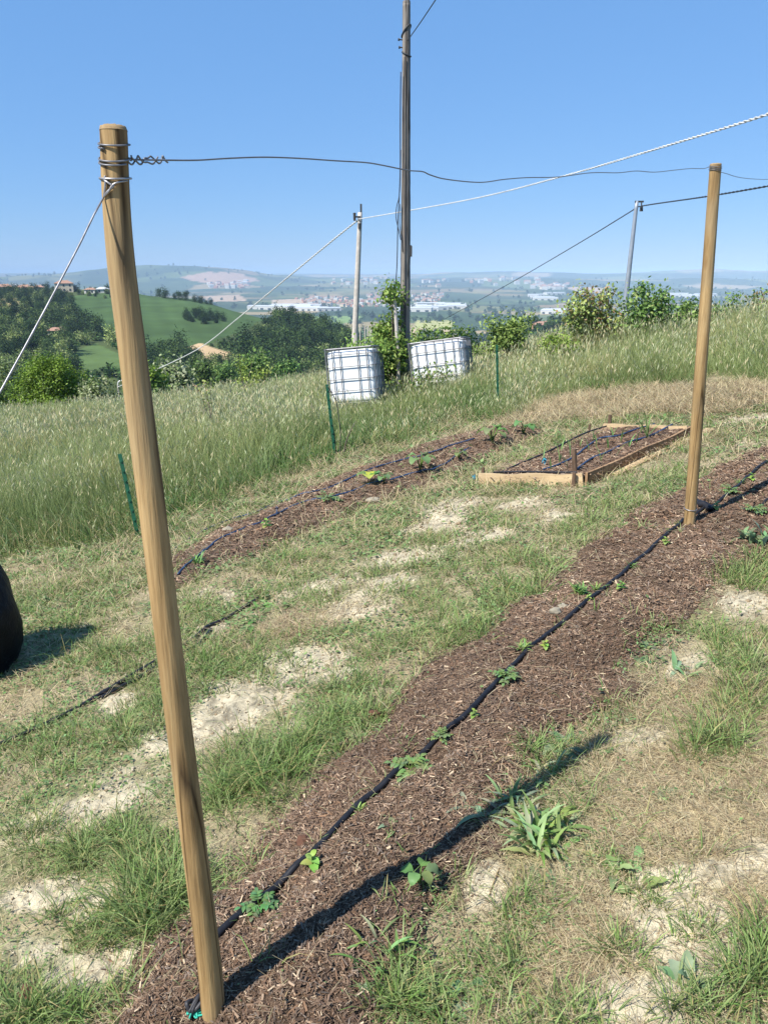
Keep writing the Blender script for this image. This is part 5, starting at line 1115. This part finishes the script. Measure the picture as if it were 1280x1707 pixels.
protos = [tree_proto(s_, h_, w_, c_) for s_, h_, w_, c_ in [(201, 7.5, 7, TC), (202, 9, 7.5, TC), (203, 6.5, 6.5, TD), (204, 8, 6.5, TD), (205, 6, 6, TP), (206, 7, 7.5, TC), (207, 5, 6, TP)]] + [tree_proto(208, 9, 5, TD, 420, True)]
def proto_mesh(k, cap=True):
    V, Q, C, mb = protos[k]; n = len(V); V = np.vstack([V, np.array([tuple(p) for p in mb.v])]); C = np.vstack([C, np.array(mb.c)])
    q4 = [tuple(i + n for i in f) for f in mb.f if len(f) == 4]; Q = np.vstack([Q, np.array(q4)]); return V, Q, C
pm = [proto_mesh(k) for k in range(8)]; pmesh = []
for k in range(8):
    V, Q, C, mb = protos[k]; a = npmesh('crown', V, Q, C, M['tree']); b = mb.build('trunk', M['bark']); pmesh.append((a.data, b.data)); bpy.data.objects.remove(a); bpy.data.objects.remove(b)
def scatter(polys, gap, maxn, sd_):
    r = np.random.default_rng(sd_); P = np.array(polys, float); out = []; pts = []; t = 0
    while t < maxn * 30 and len(out) < maxn:
        t += 1; a, b_ = r.uniform(P[:, 0].min(), P[:, 0].max()), r.uniform(P[:, 1].min(), P[:, 1].max())
        if not inside(np.array([a]), np.array([b_]), P)[0]: continue
        g_ = hit_plane(a, b_, H, 60, 1400, 900)
        if all((g_.x - q.x) ** 2 + (g_.y - q.y) ** 2 > gap * gap for q in pts): pts.append(g_); out.append(g_)
    return out
trees = []   # (point, proto, scale, label, group)
KN = scatter([(404, 592), (425, 566), (452, 548), (480, 535), (515, 532), (545, 546), (572, 562), (596, 584), (606, 600), (600, 640), (430, 644), (400, 622)], 5.6, 200, 1)
for g_ in KN: trees.append((g_, rnd.choice([0, 1, 2, 3, 5, 2, 4]), rnd.uniform(.75, 1.35), 'dark round crowned tree in the wood on the knoll', 'trees of the wood on the knoll'))
for g_ in scatter([(-20, 512), (30, 532), (50, 505), (108, 508), (125, 532), (165, 556), (198, 576), (150, 566), (122, 590), (110, 612), (60, 600), (-20, 620)], 6, 90, 2): trees.append((g_, rnd.choice([0, 1, 3, 4, 4, 6, 5, 2]), rnd.uniform(.8, 1.2), 'broadleaf tree on the hillside left of the green field', 'trees left of the green field'))
for g_ in scatter([(-20, 490), (60, 487), (112, 494), (128, 516), (60, 512), (-20, 516)], 5, 40, 8): trees.append((g_, rnd.choice([0, 1, 6, 3, 4, 4]), rnd.uniform(.5, .95), 'tree on the upper slope below the left hilltop houses', 'trees on the upper left slope'))
for g_ in scatter([(-20, 575), (60, 570), (110, 590), (130, 618), (120, 640), (-20, 650)], 6, 40, 3): trees.append((g_, rnd.choice([0, 4, 5, 6]), rnd.uniform(.7, 1.0), 'greyish tree on the near slope of the valley at the left', 'trees on the near slope'))
for g_ in scatter([(236, 600), (300, 588), (318, 606), (330, 640), (236, 646)], 5, 36, 4): trees.append((g_, rnd.choice([0, 1, 2, 3]), rnd.uniform(.8, 1.1), 'dark tree below the green field beside the front post', 'trees below the green field'))
for g_ in scatter([(318, 610), (392, 612), (420, 640), (330, 644)], 5, 24, 5): trees.append((g_, rnd.choice([0, 1, 2, 4]), rnd.uniform(.7, 1.0), 'tree at the foot of the slope under the ploughed plot', 'trees under the ploughed plot'))
for g_ in scatter([(300, 531), (325, 524), (360, 528), (374, 536), (350, 543), (318, 538)], 4, 18, 6): trees.append((g_, rnd.choice([2, 3]), rnd.uniform(.5, .7), 'dark tree in the clump inside the green field', 'clump of trees in the green field'))
for (a, b_, s_) in [(248, 492, .9), (258, 493, 1), (266, 495, .9), (275, 497, .9), (292, 499, .6), (300, 500, .8), (310, 501, .9), (325, 504, .8), (335, 506, .9), (345, 507, .5), (352, 508, .5), (369, 511, .9), (392, 514, .5), (418, 517, 1.0), (428, 519, .9), (455, 522, .8), (462, 524, .8), (470, 526, .8)]:
    g_ = hit_plane(a, b_, H, 60, 1400, 2000); trees.append((g_, rnd.choice([0, 2, 3, 5]), s_ * rnd.uniform(.85, 1.1), 'tree in the row along the crest of the green field', 'trees along the crest'))
for (a, b_, s_, k) in [(20, 478, .8, 2), (42, 474, .9, 0), (52, 472, .8, 3), (70, 471, .9, 2), (78, 470, 1, 3), (126, 474, .9, 2), (132, 475, 1.0, 7), (141, 476, .6, 7), (152, 478, .6, 0), (160, 480, .7, 4), (172, 481, .7, 0), (180, 482, .9, 7), (88, 478, .7, 0), (100, 482, .6, 4), (30, 486, .8, 2), (10, 492, .9, 3), (0, 488, .9, 2), (60, 486, .9, 3), (80, 488, .9, 2), (98, 492, .7, 0), (45, 492, 1, 2), (186, 500, .4, 2)]:
    yq = 549 + (478 - b_) * 1.5; s_ = s_ * .8; q = at(a, b_, yq); g_ = Vector((q.x, yq, 0)); trees.append((g_, k, s_ * rnd.uniform(.85, 1.05), 'dark slender cypress like tree among the hilltop houses' if k == 7 else 'tree among the houses on the left hilltop', 'hilltop cypresses' if k == 7 else 'hilltop trees'))
for k in range(34):
    a = rnd.uniform(-10, 200); yq = rnd.uniform(505, 536); q = at(a, 480, yq); trees.append((Vector((q.x, yq, 0)), rnd.choice([0, 2, 3, 4, 6]), rnd.uniform(.3, .62), 'small tree just below the houses on the left hilltop', 'small trees below the hilltop houses'))
for k in range(3):
    a = rnd.uniform(-10, 200); yq = rnd.uniform(545, 560); q = at(a, 480, yq); trees.append((Vector((q.x, yq, 0)), rnd.choice([0, 2, 3, 5]), rnd.uniform(.3, .75), 'dark tree standing behind the houses on the left hilltop', 'trees behind the hilltop houses'))
trees.sort(key=lambda t: t[0].y)
print('hill trees', len(trees))
ind, rest = trees[:292], trees[292:]
def put_tree(g_, k, s_, lab, grp):
    o = thing('hill_tree' if k != 7 else 'cypress_tree', lab, 'tree', (g_.x, g_.y, float(H(g_.x, g_.y)) - .2), grp, (0, 0, rnd.uniform(0, 6.28))); o.scale = (s_ * rnd.uniform(.9, 1.1), s_, s_ * rnd.uniform(.85, 1.1))
    for nm, me in zip(('crown', 'trunk'), pmesh[k]):
        c = bpy.data.objects.new(nm, me); COL.objects.link(c); c.parent = o
for t in ind: put_tree(*t)
def merge(items, name, label, mat):
    Vs, Qs, Cs, n = [], [], [], 0
    for (g_, k, s_, cm) in items:
        V, Q, C = k; a = rnd.uniform(0, 6.28); ca, sa_ = math.cos(a), math.sin(a); X = V[:, 0] * ca - V[:, 1] * sa_; Yv = V[:, 0] * sa_ + V[:, 1] * ca
        Vs.append(np.stack([X * s_ + g_[0], Yv * s_ + g_[1], V[:, 2] * s_ + g_[2]], 1)); Qs.append(Q + n); Cs.append(np.clip(C * cm, 0, .9)); n += len(V)
    o = npmesh(name, np.concatenate(Vs), np.concatenate(Qs), np.concatenate(Cs), mat); return tag(o, label, 'woodland', kind='stuff')
if rest: merge([((t[0].x, t[0].y, float(H(t[0].x, t[0].y)) - .2), pm[t[1]], t[2], rnd.uniform(.75, 1.2)) for t in rest], 'hill_wood', 'remaining mass of hillside trees farther back', M['tree'])
# undergrowth in the woods and far tree lines: low-poly leaf heaps
def heap(sd_, n=46):
    r = np.random.default_rng(sd_); d = r.normal(size=(n, 3)); d /= np.linalg.norm(d, axis=1, keepdims=True); P = d * np.array([.42, .42, .4]) * r.uniform(.5, 1, (n, 1)) + [0, 0, .45]
    return leafquads(P, .42 * r.uniform(.7, 1.3, n), vary(lin(62, 84, 46), n, .3, .1, r), 0, r, .5)
heaps = [heap(s_) for s_ in range(300, 306)]
items = []
r9 = np.random.default_rng(99)
for k in range(1100):
    a, b_ = r9.uniform(-20, 600), r9.uniform(500, 645)
    pq = np.array([a]), np.array([b_])
    if inside(*pq, GREENF)[0] or inside(*pq, GREEN2)[0] or inside(*pq, TAN)[0] or inside(*pq, VINE)[0]: continue
    if b_ < np.interp(a, [0, 110, 240, 400, 470, 520, 600], [505, 500, 600, 560, 535, 540, 580]): continue
    g_ = hit_plane(a, b_, H, 60, 900, 700)
    if g_.y > 620: continue
    if 400 < a < 600 and b_ < 640 and r9.random() < .75: continue
    items.append(((g_.x, g_.y, g_.z - .3), heaps[k % 6], r9.uniform(1.5, 3.2), r9.uniform(.7, 1.5) * (1.5 if a < 240 else 1)))
merge(items, 'undergrowth', 'bushy undergrowth on the hillside between the trees', M['tree'])
items = []
for k in range(260):   # dark wooded spur on the right at mid distance
    a = r9.uniform(760, 990); b_ = r9.uniform(540, 590)
    g_ = hit_plane(a, b_, H, 150, 1200, 700)
    if g_.y < 230 or g_.y > 900: continue
    items.append(((g_.x, g_.y, g_.z - .5), heaps[k % 6], r9.uniform(5, 9), r9.uniform(.6, 1.2)))
merge(items, 'spur_wood', 'dark wood around the houses below the fruit trees', M['tree'])
items = []
for k in range(2600):
    Y = math.exp(r9.uniform(math.log(950), math.log(7500))); t = r9.uniform(-.55, .6); xx = t * Y
    nz = float(fbm(np.array([xx / 420]), np.array([Y / 260]), 3, 141)[0])
    if nz < .5: continue
    items.append(((xx, Y, float(H(xx, Y)) - .8), heaps[k % 6], r9.uniform(7, 13) * (1 + Y / 9000), r9.uniform(.8, 1.4)))
merge(items, 'valley_trees', 'scattered tree lines and copses across the valley', M['tree'])

# ================================================================= HOUSES
def house_mesh(w_, d_, h_, rh, wm, rm, name='house'):
    mb = MB(); mb.box((0, 0, h_ / 2 - .5), (w_, d_, h_ + 1)); o_ = .3
    v = [(-w_ / 2 - o_, -d_ / 2 - o_, h_), (w_ / 2 + o_, -d_ / 2 - o_, h_), (w_ / 2 + o_, d_ / 2 + o_, h_), (-w_ / 2 - o_, d_ / 2 + o_, h_), (-w_ / 2 - o_, 0, h_ + rh), (w_ / 2 + o_, 0, h_ + rh)]
    mb.add([Vector(p) for p in v], [(0, 1, 5, 4), (2, 3, 4, 5), (0, 4, 3), (1, 2, 5), (3, 2, 1, 0)], None, 1)
    for k in range(max(2, int(w_ / 3.2))):
        for fl in range(max(1, int(h_ / 2.9))): mb.box((-w_ / 2 + w_ * (k + .5) / max(2, int(w_ / 3.2)), -d_ / 2, 1.5 + 2.9 * fl), (1.1, .12, 1.3), None, 2)
    o = mb.build(name, [wm, rm, M['glass']]); me = o.data; bpy.data.objects.remove(o); return me
def farmhouse(px, py, w_, d_, h_, rh, wm, rm, rot, label, floors=2, nwin=3, chim=True, Yf=None):
    g_ = hit_plane(px, py, H, 60, 1400, 3000) if Yf is None else Vector((at(px, py, Yf).x, Yf, 0)); t = thing('hill_house', label, 'house', (g_.x, g_.y, float(H(g_.x, g_.y)) - .3), None, (0, 0, R(rot)))
    mb = MB(); mb.box((0, 0, h_ / 2 - 1), (w_, d_, h_ + 2)); mb.build('wall', wm, t)
    o_ = .5; mb = MB(); mb.add([Vector(p) for p in [(-w_ / 2 - o_, -d_ / 2 - o_, h_), (w_ / 2 + o_, -d_ / 2 - o_, h_), (w_ / 2 + o_, d_ / 2 + o_, h_), (-w_ / 2 - o_, d_ / 2 + o_, h_), (-w_ / 2 * .45, 0, h_ + rh), (w_ / 2 * .45, 0, h_ + rh), (-w_ / 2 - o_, -d_ / 2 - o_, h_ + .15)]], [(0, 1, 5, 4), (2, 3, 4, 5), (0, 4, 3), (1, 2, 5), (3, 2, 1, 0)]); rf = mb.build('roof', rm, t)
    if chim: mb = MB(); mb.box((w_ * .2, .5, h_ + rh * .8), (.7, .7, 1.4)); mb.build('chimney', wm, rf)
    for fl in range(floors):
        for k in range(nwin):
            mb = MB(); mb.box((-w_ / 2 + w_ * (k + .5) / nwin, -d_ / 2 - .02, 1.4 + 2.9 * fl), (1.1, .14, 1.4)); mb.build('window', M['glass'], t)
    mb = MB(); mb.box((-w_ / 2 - .02, 0, 1.6), (.14, 1.1, 1.3)); mb.build('window', M['glass'], t)
    return t
farmhouse(108, 481, 11.5, 9, 5.6, 1.9, M['wall'], M['roof'], 18, 'large cream farmhouse with tiled roof on the left hilltop', Yf=548)
farmhouse(42, 482, 10, 7, 2.8, 1.6, M['wall'], M['roof'], -5, 'low tiled house left of the large farmhouse', 1, 3, Yf=540)
farmhouse(66, 483, 6, 5, 3.2, 1.2, M['wall2'], M['roof'], 10, 'small pale house between the two tiled hilltop houses', 1, 2, Yf=540)
farmhouse(10, 490, 10, 7, 3.6, 1.8, M['wall'], M['roof'], 20, 'reddish roofed house at the far left edge of the hilltop', 1, 3, Yf=540)
farmhouse(152, 486, 7, 5, 2.6, 1.2, M['wall2'], M['roof'], 0, 'small low house right of the cypresses on the hilltop', 1, 2, Yf=540)
farmhouse(172, 487, 8, 5, 2.6, 1.4, M['wall2'], M['metalroof'], 15, 'pale roofed shed on the hilltop beside the front post', 1, 2, False, Yf=540)
farmhouse(98, 560, 8, 6, 2.6, 1.2, M['wall'], M['roof'], 10, 'small farm building half hidden among the hillside trees', 1, 2)
farmhouse(907, 537, 9, 7, 5.2, 1.8, M['wall2'], M['roof'], -12, 'white house in the dark wood below the fruit trees')
farmhouse(904, 549, 13, 8, 3.6, 2.2, M['brick'], M['roof'], 8, 'orange brick house just below the white house in the wood', 1, 4)
farmhouse(955, 558, 12, 8, 3.6, 1.8, M['wall2'], M['roof'], 5, 'pale house at the foot of the bronze tinted fruit tree', 1, 3)
farmhouse(972, 561, 14, 8, 3.2, .8, M['wall2'], M['metalroof'], 0, 'long white flat roofed shed beside the pale house', 1, 4, False)
HMS = [house_mesh(11, 9, 6, 2, M['wall'], M['roof']), house_mesh(13, 10, 8.5, 2, M['wall2'], M['roof']), house_mesh(10, 9, 5, 2.2, M['brick'], M['roof']), house_mesh(14, 10, 9, 1.4, M['wall2'], M['metalroof'])]
def town(poly, n, label, group, sc=1.0, sd_=1, pr=(.34, .28, .28, .1)):
    r = np.random.default_rng(sd_); P = np.array(poly, float); k = 0; pts = []; tries = 0
    while k < n and tries < n * 60:
        tries += 1; a, b_ = r.uniform(P[:, 0].min(), P[:, 0].max()), r.uniform(P[:, 1].min(), P[:, 1].max())
        if not inside(np.array([a]), np.array([b_]), P)[0]: continue
        g_ = hit_plane(a, b_, H, 900, 12000, 2500)
        if any(abs(g_.x - q[0]) < 16 and abs(g_.y - q[1]) < 18 for q in pts): continue
        pts.append((g_.x, g_.y)); o = bpy.data.objects.new('town_house', HMS[r.choice(4, p=pr)]); COL.objects.link(o); o.location = (g_.x, g_.y, float(H(g_.x, g_.y))); o.rotation_euler = (0, 0, r.uniform(-.6, .6)); s_ = sc * r.uniform(.8, 1.25); o.scale = (s_, s_, s_); tag(o, label, 'house', group); k += 1
town([(490, 499), (560, 496), (590, 500), (660, 502), (665, 512), (590, 513), (520, 510)], 110, 'tiny tiled house of the town in the valley left of the utility pole', 'houses of the valley town', 1.1, 1)
town([(610, 494), (640, 490), (645, 498), (612, 500)], 14, 'tiny house on the small rise above the valley town', 'houses above the valley town', 1.2, 2)
town([(682, 494), (712, 490), (740, 492), (735, 506), (684, 507)], 46, 'tiny pale house of the town right of the utility pole', 'houses right of the utility pole', 1.1, 3)
town([(345, 474), (412, 472), (415, 481), (350, 481)], 42, 'tiny house of the village below the distant ploughed hill', 'houses of the hill village', 2.0, 4)
town([(880, 476), (945, 474), (950, 484), (890, 484)], 26, 'tiny house of the far village left of the fruit trees', 'houses of the far village', 2.0, 5, (.3, .5, .1, .1))
town([(550, 466), (660, 464), (660, 474), (550, 476)], 22, 'tiny house scattered on the slope beyond the valley town', 'houses on the slope beyond', 2.0, 6, (.3, .5, .1, .1))
town([(700, 470), (900, 462), (900, 474), (720, 480)], 26, 'tiny house scattered on the far green hills', 'houses on the far hills', 2.2, 7, (.3, .5, .1, .1))
# warehouses
wm = []
for (a_, b_, h_) in [(70, 34, 9), (48, 28, 8), (100, 40, 10)]:
    mb = MB(); mb.box((0, 0, h_ / 2 - 1), (a_, b_, h_ + 2)); mb.add([Vector(p) for p in [(-a_ / 2 - .5, -b_ / 2 - .5, h_), (a_ / 2 + .5, -b_ / 2 - .5, h_), (a_ / 2 + .5, b_ / 2 + .5, h_), (-a_ / 2 - .5, b_ / 2 + .5, h_), (-a_ / 2 - .5, 0, h_ + 2.2), (a_ / 2 + .5, 0, h_ + 2.2)]], [(0, 1, 5, 4), (2, 3, 4, 5), (0, 4, 3), (1, 2, 5), (3, 2, 1, 0)], None, 1)
    for k in range(4): mb.box((-a_ / 2 + a_ * (k + .5) / 4, -b_ / 2, 2.5), (a_ * .1, .3, 5), None, 2)
    o = mb.build('w', [M['wall2'], M['metalroof'], M['glass']]); wm.append(o.data); bpy.data.objects.remove(o)
r5 = np.random.default_rng(5)
for (poly, n, lab, grp) in [([(435, 511), (550, 513), (550, 519), (440, 516)], 16, 'long white warehouse in the valley left of the slim pole', 'warehouses left of the slim pole'), ([(682, 510), (760, 509), (766, 517), (690, 521)], 16, 'long white warehouse in the valley right of the utility pole', 'warehouses right of the utility pole'), ([(868, 492), (935, 488), (935, 500), (872, 502)], 8, 'long white warehouse far across the valley left of the fruit trees', 'warehouses far across the valley'), ([(900, 519), (950, 519), (950, 524), (905, 524)], 4, 'pale warehouse just above the dark wood', 'warehouses above the dark wood'), ([(1110, 492), (1180, 492), (1180, 498), (1112, 498)], 9, 'pinkish white warehouse seen left of the right post', 'warehouses by the right post')]:
    P = np.array(poly, float)
    for k in range(n):
        for _ in range(50):
            a, b_ = r5.uniform(P[:, 0].min(), P[:, 0].max()), r5.uniform(P[:, 1].min(), P[:, 1].max())
            if inside(np.array([a]), np.array([b_]), P)[0]: break
        g_ = hit_plane(a, b_, H, 900, 12000, 2500); o = bpy.data.objects.new('warehouse', wm[k % 3]); COL.objects.link(o); o.location = (g_.x, g_.y, float(H(g_.x, g_.y))); o.rotation_euler = (0, 0, r5.uniform(-.4, .4)); tag(o, lab, 'warehouse', grp)

# ================================================================= HAZE
mb = MB(); mb.box((0, 7000, -35), (40000, 18000, 260)); hz = mb.build('haze', []); m = bpy.data.materials.new('haze'); m.use_nodes = True; n = m.node_tree; n.nodes.remove(n.nodes['Principled BSDF'])
pv = n.nodes.new('ShaderNodeVolumePrincipled'); pv.inputs['Color'].default_value = (.56, .77, 1.0, 1); pv.inputs['Density'].default_value = 1.35e-4; pv.inputs['Anisotropy'].default_value = -.3
n.links.new(pv.outputs[0], n.nodes['Material Output'].inputs['Volume']); hz.data.materials.append(m); tag(hz, 'thin blue haze lying over the valley', 'haze', kind='stuff')
